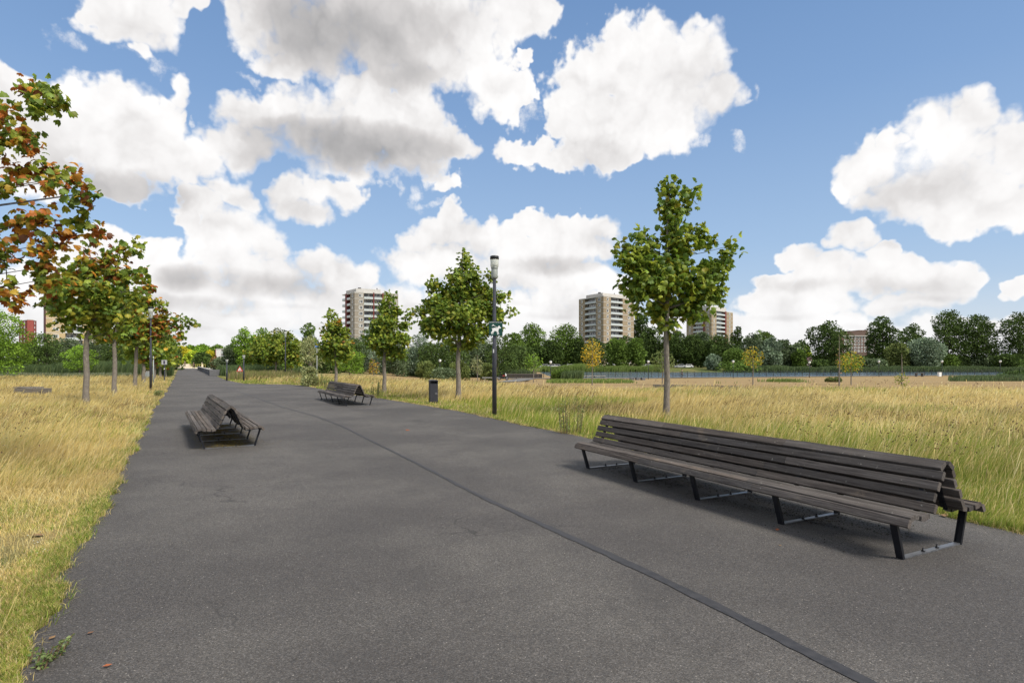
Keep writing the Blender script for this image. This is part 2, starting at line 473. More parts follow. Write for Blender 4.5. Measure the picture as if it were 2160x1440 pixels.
def asphalt_mat():
    m, g, out = new_mat('asphalt')
    b = g.node('ShaderNodeBsdfPrincipled')
    P = g.node('ShaderNodeTexCoord').outputs['Object']
    big = g.noise(P, 0.35, 4.0, 0.55)
    mid = g.noise(P, 2.2, 4.0, 0.6)
    base = g.mix(g.rng(big, 0.38, 0.62), (0.060, 0.055, 0.052, 1), (0.094, 0.087, 0.079, 1))
    base = g.mix(g.rng(mid, 0.4, 0.75, 0, 0.5), base, (0.055, 0.051, 0.049, 1))
    # stone grains: each cell a chipping of its own tone
    cell = g.voro(P, 145.0, out='Color')
    sp = g.node('ShaderNodeSeparateColor'); g.sock(sp.inputs[0], cell)
    grain = g.ramp(sp.outputs[0], [(0.0, 0.45), (0.3, 0.8), (0.7, 1.1), (0.9, 1.5), (1.0, 2.1)])
    col = g.mix(1.0, base, grain, 'MULTIPLY')
    tint = g.mix(g.rng(sp.outputs[1], 0.6, 1.0, 0, 0.25), col, (0.11, 0.085, 0.06, 1))
    # scattered pale chippings
    c2 = g.voro(P, 38.0, out='Color'); s2 = g.node('ShaderNodeSeparateColor'); g.sock(s2.inputs[0], c2)
    d2 = g.voro(P, 38.0)
    pale = g.m('MULTIPLY', g.m('GREATER_THAN', s2.outputs[0], 0.77), g.m('LESS_THAN', d2, g.rng(s2.outputs[1], 0, 1, 0.07, 0.19, 'LINEAR')))
    col = g.mix(g.m('MULTIPLY', pale, 0.75), tint, (0.36, 0.33, 0.29, 1))
    # faint cracks and worn patches
    ck = g.voro(g.v('ADD', P, g.v('SCALE', g.noise(P, 1.1, 3.0, 0.6, out='Color'), scale=1.2)), 0.28, 'DISTANCE_TO_EDGE')
    crack = g.m('MULTIPLY', g.rng(ck, 0.0, 0.007, 1.0, 0.0), g.rng(g.noise(P, 0.3, 2.0, 0.5), 0.48, 0.58, 0, 0.7))
    col = g.mix(crack, col, (0.03, 0.028, 0.026, 1))
    st = g.noise(g.v('ADD', P, (7, 3, 0)), 0.9, 5.0, 0.7)
    col = g.mix(g.rng(st, 0.57, 0.72, 0, 0.5), col, (0.045, 0.042, 0.04, 1))
    g.sock(b.inputs['Base Color'], col)
    g.sock(b.inputs['Roughness'], g.rng(sp.outputs[2], 0, 1, 0.62, 0.95, 'LINEAR'))
    b.inputs['Specular IOR Level'].default_value = 0.45
    bn = g.node('ShaderNodeBump'); bn.inputs['Strength'].default_value = 0.55; bn.inputs['Distance'].default_value = 0.006
    g.sock(bn.inputs['Height'], g.m('ADD', sp.outputs[0], g.m('MULTIPLY', g.voro(P, 145.0), -1.2)))
    g.sock(b.inputs['Normal'], bn.outputs[0])
    g.t.links.new(b.outputs[0], out.inputs[0])
    return m

def ground_mat():
    m, g, out = new_mat('meadow_soil')
    b = g.node('ShaderNodeBsdfPrincipled')
    P = g.node('ShaderNodeTexCoord').outputs['Object']
    sep = g.node('ShaderNodeSeparateXYZ'); g.sock(sep.inputs[0], P)
    n1 = g.noise(P, 0.12, 5.0, 0.6); n2 = g.noise(P, 1.5, 5.0, 0.65); n3 = g.noise(P, 30.0, 4.0, 0.7)
    Ps = g.v('MULTIPLY', P, (1, 1, 1))
    straw = g.mix(g.rng(n3, 0.35, 0.65), (0.44, 0.34, 0.16, 1), (0.30, 0.23, 0.10, 1))
    green = g.mix(n3, (0.055, 0.075, 0.02, 1), (0.12, 0.14, 0.035, 1))
    near = g.mix(g.rng(g.m('ADD', n1, g.m('MULTIPLY', n2, 0.4)), 0.62, 0.8), straw, green)
    # mown, dried-out field on the way down to the lake
    tan = g.mix(g.rng(n2, 0.3, 0.7), (0.36, 0.25, 0.125, 1), (0.30, 0.215, 0.105, 1))
    streak = g.noise(g.v('MULTIPLY', P, (0.02, 0.22, 1)), 2.0, 4.0, 0.6)
    tan = g.mix(g.rng(streak, 0.5, 0.62, 0, 0.6), tan, (0.36, 0.27, 0.14, 1))
    tan = g.mix(g.rng(streak, 0.44, 0.36, 0, 0.5), tan, (0.20, 0.165, 0.07, 1))
    rr = g.m('DIVIDE', sep.outputs[0], g.m('MAXIMUM', sep.outputs[1], 1.0))
    yb = g.m('SUBTRACT', 49.0, g.m('MULTIPLY', g.rng(rr, -0.14, 0.10), 16.5))
    fieldm = g.m('MULTIPLY', g.rng(g.m('SUBTRACT', sep.outputs[1], yb), -1.0, 2.0), g.rng(rr, -0.28, -0.2))
    col = g.mix(fieldm, near, tan)
    far = g.rng(sep.outputs[1], 172, 190)
    bank = g.mix(g.rng(n1, 0.45, 0.6), (0.09, 0.115, 0.03, 1), (0.19, 0.17, 0.06, 1))
    col = g.mix(far, col, bank)
    col = g.mix(g.rng(n3, 0.3, 0.8, 0.0, 0.35), col, (0.05, 0.04, 0.02, 1))
    g.sock(b.inputs['Base Color'], col)
    b.inputs['Roughness'].default_value = 0.95
    b.inputs['Specular IOR Level'].default_value = 0.1
    bn = g.node('ShaderNodeBump'); bn.inputs['Strength'].default_value = 0.8; bn.inputs['Distance'].default_value = 0.05
    g.sock(bn.inputs['Height'], n3); g.sock(b.inputs['Normal'], bn.outputs[0])
    g.t.links.new(b.outputs[0], out.inputs[0])
    return m

def water_mat():
    m, g, out = new_mat('lake_water')
    b = g.node('ShaderNodeBsdfPrincipled')
    b.inputs['Base Color'].default_value = (0.05, 0.08, 0.11, 1)
    b.inputs['Roughness'].default_value = 0.12
    b.inputs['IOR'].default_value = 1.5
    b.inputs['Specular IOR Level'].default_value = 0.5
    P = g.node('ShaderNodeTexCoord').outputs['Object']
    n = g.noise(g.v('MULTIPLY', P, (0.5, 1.0, 1)), 1.6, 4.0, 0.65)
    n2 = g.noise(P, 0.05, 2.0, 0.5)
    bn = g.node('ShaderNodeBump'); bn.inputs['Distance'].default_value = 0.35
    g.sock(bn.inputs['Strength'], g.rng(n2, 0.35, 0.6, 0.45, 0.9))
    g.sock(bn.inputs['Height'], n); g.sock(b.inputs['Normal'], bn.outputs[0])
    g.t.links.new(b.outputs[0], out.inputs[0])
    return m

def wood_mat(name, light):
    m, g, out = new_mat(name)
    b = g.node('ShaderNodeBsdfPrincipled')
    P = g.node('ShaderNodeTexCoord').outputs['Object']
    # boards run along the local y axis
    grain = g.noise(g.v('MULTIPLY', P, (70, 2.2, 70)), 1.0, 6.0, 0.7)
    fib = g.noise(g.v('MULTIPLY', P, (260, 5, 260)), 1.0, 3.0, 0.6)
    patch = g.noise(g.v('MULTIPLY', P, (5, 1.2, 5)), 1.0, 4.0, 0.65)
    a = g.node('ShaderNodeAttribute', attribute_name='Col')
    k = light
    col = g.ramp(grain, [(0.30, (0.030 * k, 0.025 * k, 0.022 * k)), (0.5, (0.072 * k, 0.062 * k, 0.056 * k)), (0.72, (0.14 * k, 0.125 * k, 0.112 * k))])
    col = g.mix(g.rng(patch, 0.45, 0.7, 0, 0.5), col, (0.115 * k, 0.10 * k, 0.088 * k, 1))
    col = g.mix(g.rng(fib, 0.55, 0.75, 0, 0.5), col, (0.022, 0.019, 0.017, 1))
    wear = g.noise(P, 2.6, 5.0, 0.7)
    col = g.mix(g.rng(wear, 0.58, 0.72, 0, 0.5), col, (0.19, 0.15, 0.11, 1))
    col = g.mix(1.0, col, a.outputs['Color'], 'MULTIPLY')
    lich = g.m('MULTIPLY', g.m('GREATER_THAN', g.noise(P, 26.0, 3.0, 0.6), 0.70), 0.6)
    col = g.mix(lich, col, (0.34, 0.33, 0.29, 1))
    g.sock(b.inputs['Base Color'], col)
    b.inputs['Roughness'].default_value = 0.85
    b.inputs['Specular IOR Level'].default_value = 0.2
    bn = g.node('ShaderNodeBump'); bn.inputs['Strength'].default_value = 0.6; bn.inputs['Distance'].default_value = 0.004
    g.sock(bn.inputs['Height'], g.m('ADD', grain, g.m('MULTIPLY', fib, 0.6))); g.sock(b.inputs['Normal'], bn.outputs[0])
    g.t.links.new(b.outputs[0], out.inputs[0])
    return m
def bark_mat(name, c0, c1, sc=1.0):
    if name in MATS: return MATS[name]
    m, g, out = new_mat(name)
    b = g.node('ShaderNodeBsdfPrincipled')
    P = g.node('ShaderNodeTexCoord').outputs['Object']
    n = g.noise(g.v('MULTIPLY', P, (26 * sc, 26 * sc, 9 * sc)), 1.0, 6.0, 0.7)
    n2 = g.noise(g.v('MULTIPLY', P, (3, 3, 1.5)), 1.0, 4.0, 0.6)
    col = g.ramp(n, [(0.32, c0), (0.68, c1)])
    col = g.mix(g.rng(n2, 0.5, 0.7, 0, 0.5), col, (c1[0] * 0.75, c1[1] * 0.85, c1[2] * 0.55, 1))
    col = g.mix(g.rng(g.noise(P, 14.0, 2.0, 0.5), 0.66, 0.72, 0, 0.6), col, (0.36, 0.35, 0.29, 1))
    g.sock(b.inputs['Base Color'], col)
    b.inputs['Roughness'].default_value = 0.9; b.inputs['Specular IOR Level'].default_value = 0.2
    bn = g.node('ShaderNodeBump'); bn.inputs['Strength'].default_value = 0.7; bn.inputs['Distance'].default_value = 0.02
    g.sock(bn.inputs['Height'], n); g.sock(b.inputs['Normal'], bn.outputs[0])
    g.t.links.new(b.outputs[0], out.inputs[0])
    MATS[name] = m
    return m

# ------------------------------------------------------------------ ground sheet (reaches the horizon)
def axis(lo, hi, step0, centre, grow=1.05):
    out = [centre]; s = step0; x = centre
    while x < hi: x += s; out.append(x); s *= grow
    s = step0; x = centre
    while x > lo: x -= s; out.append(x); s *= grow
    return np.unique(np.array(out))
xs = axis(-2600, 2600, 2.0, 0.0, 1.035)
ys = np.unique(np.concatenate([axis(-400, 100, 2.0, 40.0, 1.05), np.arange(100, 215, 1.5), axis(215, 3600, 3.0, 215.0, 1.08)]))
ys = ys[ys > -400]
XX, YY = np.meshgrid(xs, ys)
ZZ = ground_z(XX, YY)
V = np.stack([XX.ravel(), YY.ravel(), ZZ.ravel()], 1)
nx, ny = len(xs), len(ys)
idx = np.arange(nx * ny).reshape(ny, nx)
Q = np.stack([idx[:-1, :-1], idx[:-1, 1:], idx[1:, 1:], idx[1:, :-1]], -1).reshape(-1, 4)
me = bpy.data.meshes.new('ground')
me.from_pydata(V.tolist(), [], Q.tolist())
me.polygons.foreach_set('use_smooth', np.ones(len(Q), bool))
me.materials.append(ground_mat())
tag(link('ground', me), kind='structure')

# lake
b = MB(); b.add([(6, 108, WATER_Z), (230, 108, WATER_Z), (230, 196, WATER_Z), (6, 196, WATER_Z)], [(0, 1, 2, 3)])
tag(b.build('water', water_mat()), kind='structure')

# ------------------------------------------------------------------ asphalt path: outline sighted in the photograph
L_PX = [(60,1440),(105,1330),(150,1230),(200,1120),(245,1022),(290,930),(325,860),(345,830),(358,810),(367,795),(373,785),(375,780),(377,777)]
R_PX = [(421,777),(432,781),(450,790),(480,802),(515,809),(560,810),(610,811),(640,813),(690,823),(740,832),(790,838),(850,848),(910,857),(990,872),(1070,889),(1130,902),(1200,916),(1262,930),(1420,965),(1640,1012),(1850,1058),(2040,1102),(2160,1130)]
def G0(px, py):
    y = CH * F / (py - HY); return np.array([(px - 1080) / F * y, y])
Lw = [G0(*p) for p in L_PX]; Rw = [G0(*p) for p in R_PX]
def extend(p, q, d):
    v = p - q; v = v / np.linalg.norm(v); return p + v * d
Lw = [extend(Lw[0], Lw[1], 14.0)] + Lw
Rw = Rw + [extend(Rw[-1], Rw[-2], 14.0)]
def wiggle(pts, step0, amp):
    """finer outline with a crumbling edge"""
    out = []
    for a, c in zip(pts[:-1], pts[1:]):
        L = np.linalg.norm(c - a); n = max(1, int(L / (step0 * (1 + max(0, a[1]) * 0.06))))
        for i in range(n):
            p = a + (c - a) * i / n
            t = np.array([-(c - a)[1], (c - a)[0]]) / L
            k = (fbm(p[0], p[1], 1.1, 3.0, 5) - 0.5) * amp + (fbm(p[0], p[1], 9.0, 9.0, 3) - 0.5) * amp * 0.45
            out.append(p + t * k)
    out.append(pts[-1])
    return out
PATH = np.array(wiggle(Lw, 0.05, 0.40) + wiggle(Rw, 0.07, 0.34))
from mathutils.geometry import tessellate_polygon
def flat_poly(name, poly, z, mat, kind='structure'):
    pts = [Vector((p[0], p[1], 0)) for p in poly]
    tris = tessellate_polygon([pts])
    me = bpy.data.meshes.new(name)
    vs = [(p.x, p.y, z if not callable(z) else z(p.x, p.y)) for p in pts]
    fs = []
    for t in tris:
        a, c, d = [pts[i] for i in t]
        fs.append(t if (c - a).cross(d - a).z > 0 else (t[0], t[2], t[1]))
    me.from_pydata(vs, [], fs); me.materials.append(mat); me.update()
    return tag(link(name, me), kind=kind)
ASPHALT = asphalt_mat()
flat_poly('path', PATH, 0.004, ASPHALT)
def inside_poly(x, y, poly):
    x = np.asarray(x); y = np.asarray(y); ins = np.zeros(x.shape, bool)
    a = poly; bq = np.roll(poly, -1, 0)
    for (x0, y0), (x1, y1) in zip(a, bq):
        if y0 == y1: continue
        c = ((y0 > y) != (y1 > y)) & (x < (x1 - x0) * (y - y0) / (y1 - y0) + x0)
        ins ^= c
    return ins
COARSE = np.array(Lw + Rw)
def edge_dist(x, y, pts):
    d = np.full(np.shape(x), 1e9)
    for (x0, y0), (x1, y1) in zip(pts[:-1], pts[1:]):
        vx, vy = x1 - x0, y1 - y0
        t = np.clip(((x - x0) * vx + (y - y0) * vy) / (vx * vx + vy * vy), 0, 1)
        d = np.minimum(d, np.hypot(x - x0 - t * vx, y - y0 - t * vy))
    return d

# bitumen joint wandering along the path
J_PX = [(1850,1452),(1700,1374),(1560,1305),(1420,1233),(1300,1178),(1215,1139),(1100,1087),(1000,1041),(905,990),(830,953),(765,921),(720,898),(660,876),(600,860),(560,846),(525,833),(500,825),(470,813),(440,806),(415,800)]
jp = [G0(*p) for p in J_PX]
jp = [extend(jp[0], jp[1], 5.0)] + jp
fine = []
for a, c in zip(jp[:-1], jp[1:]):
    n = max(2, int(np.linalg.norm(c - a) / 0.08))
    for i in range(n): fine.append(a + (c - a) * i / n)
fine = np.array(fine)
k = np.ones(15) / 15
sm = np.stack([np.convolve(np.pad(fine[:, i], 7, 'edge'), k, 'valid') for i in range(2)], 1)
tv = np.gradient(sm, axis=0); tv /= np.linalg.norm(tv, axis=1)[:, None]
nv = np.stack([-tv[:, 1], tv[:, 0]], 1)
hw = 0.026 + 0.020 * (1 - smoothstep(sm[:, 1], 3, 12)) + 0.010 * (fbm(sm[:, 0], sm[:, 1], 6.0) - 0.5) * 2
w1 = hw + 0.036 * (fbm(sm[:, 0], sm[:, 1], 9.0, 5) - 0.5); w2 = hw + 0.036 * (fbm(sm[:, 0], sm[:, 1], 9.0, 15) - 0.5)
A = sm + nv * w1[:, None]; B = sm - nv * w2[:, None]
vs = [(p[0], p[1], 0.009) for p in A] + [(p[0], p[1], 0.009) for p in B]
n = len(sm)
me = bpy.data.meshes.new('path_seam')
me.from_pydata(vs, [], [(i + 1, i, n + i, n + i + 1) for i in range(n - 1)])
me.materials.append(plain('bitumen', (0.036, 0.035, 0.037), 0.62, var=0.35, scale=14, spec=0.4))
tag(link('path_seam', me), kind='structure')

# pale paving beyond the bridge and the footpath going down to the lake
SAND = plain('sand_paving', (0.58, 0.51, 0.41), 0.9, var=0.1, scale=0.3)
pl = [(-75, 158.5), (-128, 158.5), (-190, 330), (-120, 330)]
flat_poly('plaza', pl, 0.012, SAND)
GREYP = plain('grey_paving', (0.15, 0.145, 0.135), 0.9, var=0.15, scale=0.6)
def lift(x, y): return gz(x, y) + 0.10
shore = []
for r in np.linspace(-0.02, 0.86, 60):
    y = float(shore_near(r)) - 5.5; shore.append((r * y, y))
prom = shore + [(p[0] * (1 - 3.0 / p[1]), p[1] - 3.0) for p in reversed(shore)]
flat_poly('footpath', prom, lift, GREYP)
fp = [tuple(G(*p).xy) for p in ((1052, 806), (1075, 806.5), (1100, 804.5), (1118, 801.5), (1130, 798.5), (1100, 798.5), (1082, 800))]
flat_poly('footpath', fp, lambda x, y: gz(x, y) + 0.05, GREYP)

# ------------------------------------------------------------------ grasses
GRASS = leafy('grass_blades', trans=0.42, rough=0.6, spec=0.3)
STRAW = np.array([(0.78, 0.63, 0.27), (0.72, 0.57, 0.23), (0.83, 0.70, 0.38), (0.74, 0.59, 0.24)])
GREEN = np.array([(0.29, 0.38, 0.055), (0.20, 0.30, 0.045), (0.37, 0.44, 0.08), (0.42, 0.45, 0.10)])
BROWN = np.array([(0.20, 0.125, 0.06), (0.27, 0.18, 0.09)])
def blades(name, x, y, z, h, w, lean, az, cb, ct, label=None, cat=None, seed=None, parent=None):
    """x,y,z roots; h height; w width; lean sideways reach; az facing; cb/ct colour at root and tip"""
    n = len(x)
    px, py = np.cos(az), np.sin(az)                 # across the blade
    V = np.zeros((n, 5, 3)); r = RNG.random(n)
    wm = np.where(seed, w * 1.05, w * 0.8) if seed is not None else w * 0.8
    wb = np.where(seed, w * 0.4, w) if seed is not None else w
    tm = np.where(seed, 0.82, 0.55) if seed is not None else np.full(n, 0.55)
    bend = tm ** 2
    lx, ly = lean
    for k, (ww, sgn) in enumerate(((wb, -1), (wb, 1))):
        V[:, k, 0] = x + px * ww * 0.5 * sgn; V[:, k, 1] = y + py * ww * 0.5 * sgn; V[:, k, 2] = z - 0.02
    for k, sgn in ((2, -1), (3, 1)):
        V[:, k, 0] = x + lx * bend + px * wm * 0.5 * sgn; V[:, k, 1] = y + ly * bend + py * wm * 0.5 * sgn
        V[:, k, 2] = z + h * tm
    L = np.hypot(lx, ly)
    V[:, 4, 0] = x + lx; V[:, 4, 1] = y + ly; V[:, 4, 2] = z + np.sqrt(np.maximum(h * h - (0.55 * L) ** 2, (0.35 * h) ** 2))
    base = (np.arange(n) * 5)[:, None]
    loops = np.concatenate([base + 0, base + 1, base + 3, base + 2, base + 2, base + 3, base + 4], 1).ravel()
    st = np.stack([np.arange(n) * 7, np.arange(n) * 7 + 4], 1).ravel()
    tot = np.tile([4, 3], n)
    C = np.zeros((n, 5, 3))
    C[:, 0] = C[:, 1] = cb; C[:, 2] = C[:, 3] = cb * 0.35 + ct * 0.65; C[:, 4] = ct
    o = soup_mesh(name, V.reshape(-1, 3), loops, st, tot, C.reshape(-1, 3), GRASS, parent)
    if label: tag(o, label, cat)
    return o
def pick(pal, n):
    c = pal[RNG.integers(0, len(pal), n)]
    return c * RNG.uniform(0.87, 1.13, (n, 1))
# roots: half spread evenly over what is seen, half evenly over distance
def roots(n, y0, y1, r0=-0.98, r1=0.98, power=2.0):
    u = RNG.random(n)
    k = 1 - power
    y = (y0 ** k + u * (y1 ** k - y0 ** k)) ** (1 / k) if abs(k) > 1e-6 else y0 * (y1 / y0) ** u
    r = RNG.uniform(r0, r1, n)
    return r * y, y
XA, YA = roots(600000, 2.2, 66, power=1.9)
XB, YB = roots(330000, 2.2, 66, power=1.05)
X = np.concatenate([XA, XB]); Y = np.concatenate([YA, YB])
ins = inside_poly(X, Y, PATH if len(PATH) < 900 else PATH[::2])
D = edge_dist(X, Y, COARSE)
R = X / Y
left = (X < -1.2 - 0.56 * Y * 0 + 0) & (R < -0.567 + 0.0)      # left of the path's far end
leftside = edge_dist(X, Y, np.array(Lw)) < edge_dist(X, Y, np.array(Rw))
keep = ~ins
YB = 49.0 - 16.5 * smoothstep(R, -0.14, 0.10) + 5.0 * (fbm(X, Y, 0.15, 12.0) - 0.5)
keep &= ~((~leftside) & (Y > YB) & (R > -0.22))                  # mown field on the right
keep &= ~((R > -0.6) & (R < -0.38) & (Y > 60))
# thinly grown, trampled ground at the left foreground
n1 = fbm(X, Y, 0.9, 2.0); n2 = fbm(X, Y, 0.22, 31.0); n3 = fbm(X, Y, 2.6, 71.0, 3)
nearleft = leftside & (Y < 7.5)
keep &= ~(nearleft & (Y < 6) & (RNG.random(len(X)) < 0.85 * smoothstep(1 - n1, 0.40, 0.55)))
X, Y, D, R, leftside, n1, n2, n3, nearleft = [a[keep] for a in (X, Y, D, R, leftside, n1, n2, n3, nearleft)]
N = len(X)
# how green: along the path edges, under the big bench, and in drifts
g_edge = np.where(leftside, (1 - smoothstep(D + (n3 - 0.5) * 1.2, 0.10, 0.50)) * (0.05 + 0.55 * smoothstep(n1, 0.46, 0.60)), 1 - smoothstep(D + (n1 - .5) * 2.5, 0.9, 2.6))
g_right = np.where(leftside, 0, (1 - smoothstep(Y + (n1 - .5) * 9, 9, 21)) * smoothstep(R, 0.0, 0.3) * 0.85)
rank = (~leftside) & (R > -0.02) & (R < 0.22) & (D < 2.6)
g_drift = 0.06 + smoothstep(n2 + (n1 - .5) * 0.45, 0.46, 0.58) * 0.8
g_drift = np.where(leftside, g_drift * 0.45, g_drift)
g_near = np.where(nearleft, smoothstep(n1, 0.52, 0.68) * 0.4, 0)
green = np.clip(np.maximum.reduce([g_edge * 0.85, g_right, g_drift, g_near, rank * 0.85]), 0, 0.97)
isg = RNG.random(N) < green
isb = (~isg) & (RNG.random(N) < 0.03 + 0.30 * smoothstep(fbm(X, Y, 0.30, 55.0), 0.56, 0.70))
h = 0.30 + 0.26 * fbm(X, Y, 0.5, 8.0)
h *= np.where(leftside, 0.35 + 0.65 * smoothstep(D, 0.3, 2.2), 0.30 + 0.70 * smoothstep(D, 0.8, 3.2))
h = np.where(rank, np.maximum(h, 0.40 * smoothstep(D, 0.05, .5)), h)
h *= np.where(nearleft, 0.25 + 0.6 * smoothstep(Y, 4.5, 9.0), 1)
h *= np.where(isg, 0.75, 1.0) * RNG.uniform(0.6, 1.25, N)
h *= np.where(leftside & (Y < 9), 0.65 + 0.35 * smoothstep(Y, 5, 9), 1)
h = np.maximum(h, 0.05)
front = (Y > 22) & (Y < 31.5) & (R > (20 - 1080) / F) & (R < (118 - 1080) / F)
h = np.where(front, h * 0.42, h)
seed = (~isg) & (RNG.random(N) < 0.22) & (D > 0.3)
w = np.maximum(np.where(isg, 0.0045, 0.0032) * RNG.uniform(0.8, 1.3, N), 0.00068 * Y)
w = np.where(isg & (D < 1.0) & (Y < 12), w * 1.35, w)
gust = fbm(X, Y, 0.35, 90.0)
lm = h * (0.45 + 0.5 * gust) * RNG.uniform(0.4, 1.3, N)
lm = np.where(isg, lm * 0.6, lm) * np.where(nearleft, 1.5, 1.0)
la = np.where(nearleft, RNG.uniform(-3.14, 3.14, N), RNG.normal(0.1, 0.65, N) + (gust - 0.5) * 2.0)
lean = (np.cos(la) * lm, np.sin(la) * lm * 0.8)
az = RNG.normal(0.0, 0.8, N)
ct = np.where(isg[:, None], pick(GREEN, N), np.where(isb[:, None], pick(BROWN, N), pick(STRAW, N)))
tone = 0.82 + 0.42 * fbm(X, Y, 0.7, 23.0)
ct = ct * tone[:, None]
# orange-ish drifts on the left, greener straw on the right
warm = (0.97 + 0.10 * (vnoise(X, Y, 0.25, 40) - .5))[:, None] * np.array([1.0, 0.97, 0.92])
ct = np.clip(ct * warm, 0.01, 0.85)
cb = ct * np.where(isg, 0.82, 0.85)[:, None] + np.array([0.01, 0.016, 0.0])
o = blades('grass', X, Y, ground_z(X, Y), h, w, lean, az, cb, ct, seed=seed)
tag(o, kind='stuff')

# short turf clinging to the ragged path edges, spilling over the asphalt
E = []
for a, c in zip(PATH[:-1], PATH[1:]):
    L = np.linalg.norm(c - a); d = (a[1] + c[1]) / 2
    if d > 70 or L > 1.0 or L < 1e-6: continue
    n = RNG.poisson(L * 1000 / max(1.0, (max(d, 1) / 6.0)))
    if n == 0: continue
    p = a + (c - a) * RNG.random(n)[:, None]
    nrm = np.array([-(c - a)[1], (c - a)[0]]) / L
    off = np.abs(RNG.normal(0, 0.13, n)) - 0.05
    E.append(np.concatenate([p + nrm * off[:, None], np.zeros((n, 1))], 1))
E = np.concatenate(E)
# keep on the outer side (with a little overhang)
e_in = inside_poly(E[:, 0], E[:, 1], PATH[::2])
patch = fbm(E[:, 0], E[:, 1], 1.1, 66.0)
k = ((~e_in) | (RNG.random(len(E)) < 0.22)) & (RNG.random(len(E)) < 0.25 + 0.75 * smoothstep(patch, 0.38, 0.55))
E = E[k]; patch = patch[k]; n = len(E)
isg = RNG.random(n) < smoothstep(patch, 0.47, 0.62) * 0.6
h = RNG.uniform(0.02, 0.11, n) * np.where(isg, 1.1, 0.7)
w = np.maximum(0.005, 0.001 * E[:, 1])
la = RNG.uniform(-3.14, 3.14, n); lm = h * RNG.uniform(0.3, 1.8, n)
ct = np.where(isg[:, None], pick(GREEN, n) * 0.85, pick(STRAW, n) * 0.85)
o = blades('grass_verge', E[:, 0], E[:, 1], np.zeros(n), h, w, (np.cos(la) * lm, np.sin(la) * lm), RNG.uniform(-1.5, 1.5, n), ct * 0.7, ct)
tag(o, kind='stuff')

# tall pale stalks standing out of the sward
X, Y = roots(3600, 3.0, 40, power=1.5)
ok = (~inside_poly(X, Y, PATH[::2])) & (edge_dist(X, Y, COARSE) > 0.25); X, Y = X[ok], Y[ok]; n = len(X)
h = RNG.uniform(0.30, 0.62, n) * np.where(Y < 7, 0.62, 1); la = RNG.normal(0.1, 0.7, n); lm = h * RNG.uniform(0.1, 0.8, n)
ct = pick(STRAW, n) * 1.1
o = blades('grass_stalks', X, Y, ground_z(X, Y), h, np.maximum(0.0035, 0.0007 * Y), (np.cos(la) * lm, np.sin(la) * lm), RNG.normal(0, .8, n), ct * 0.85, np.clip(ct, 0, .9), seed=np.ones(n, bool))
tag(o, kind='stuff')

# reeds, sedge and rough strips (sighted boxes: x range, distance range, height, density, tone)
REED = np.array([(0.10, 0.15, 0.05), (0.14, 0.19, 0.07), (0.075, 0.115, 0.045)])
RSAGE = np.array([(0.11, 0.15, 0.07), (0.14, 0.17, 0.09)])
LIME = np.array([(0.17, 0.25, 0.05), (0.22, 0.28, 0.07)])
def strip(name, px0, px1, y0, y1, h0, h1, n, pal, wk=0.0011, gap=0.25):
    yy = RNG.uniform(y0, y1, n); r = RNG.uniform((px0 - 1080) / F, (px1 - 1080) / F, n); xx = r * yy
    d = fbm(xx, yy, 0.12, 17.0); e = np.minimum(r * F + 1080 - px0, px1 - r * F - 1080) / (px1 - px0)
    e2 = np.minimum(yy - y0, y1 - yy) / (y1 - y0)
    ok = RNG.random(n) < smoothstep(d, gap, gap + 0.2) * smoothstep(e + (fbm(xx, yy, 0.3, 44.) - .5) * .2, 0.0, 0.14) * (0.3 + 0.7 * smoothstep(e2, 0, .3)); xx, yy, d = xx[ok], yy[ok], d[ok]; n = len(xx)
    h = RNG.uniform(h0, h1, n) * (0.45 + 1.1 * d)
    la = RNG.normal(0.2, 1.0, n); lm = h * RNG.uniform(0.1, 0.45, n)
    ct = pick(pal, n) * (0.75 + 0.5 * d)[:, None]
    return tag(blades(name, xx, yy, ground_z(xx, yy), h, np.full(n, wk) * yy * RNG.uniform(.8, 1.4, n), (np.cos(la) * lm, np.sin(la) * lm), RNG.normal(0, .6, n), ct * 0.75, ct), kind='stuff')
strip('reeds', -140, 365, 68, 80, 1.15, 1.7, 26000, REED, gap=0.0)
strip('yarrow_band', -160, 300, 60, 66, 0.35, 0.6, 12000, np.array([(0.20, 0.23, 0.12), (0.30, 0.31, 0.20), (0.12, 0.16, 0.06)]), gap=0.2)
strip('reeds', 455, 640, 72, 90, 0.8, 1.3, 16000, REED, gap=0.1)
strip('reeds', 850, 1130, 118, 126, 1.2, 1.9, 9000, REED, gap=0.1)
strip('reeds', 1130, 1330, 187, 193, 1.5, 2.2, 14000, LIME, gap=0.0)
strip('reeds', 1330, 1395, 187, 192, 1.4, 2.0, 5000, LIME, gap=0.0)
strip('reeds', 1560, 2180, 187, 193, 1.1, 1.8, 32000, REED, gap=0.05)
strip('sedge', 1490, 1720, 46, 54, 0.22, 0.48, 9000, LIME, gap=0.3)
strip('sedge', 1150, 1350, 47, 53, 0.14, 0.34, 2600, LIME, gap=0.35)
strip('nettles', 2000, 2300, 84, 108, 0.5, 1.1, 14000, REED, gap=0.05)
strip('nettles', 1180, 1230, 100, 108, 1.0, 1.7, 3500, REED, gap=0.0)
strip('nettles', 480, 640, 56, 66, 0.3, 0.8, 4500, np.array([(0.22, 0.24, 0.07), (0.32, 0.27, 0.12)]), gap=0.15)

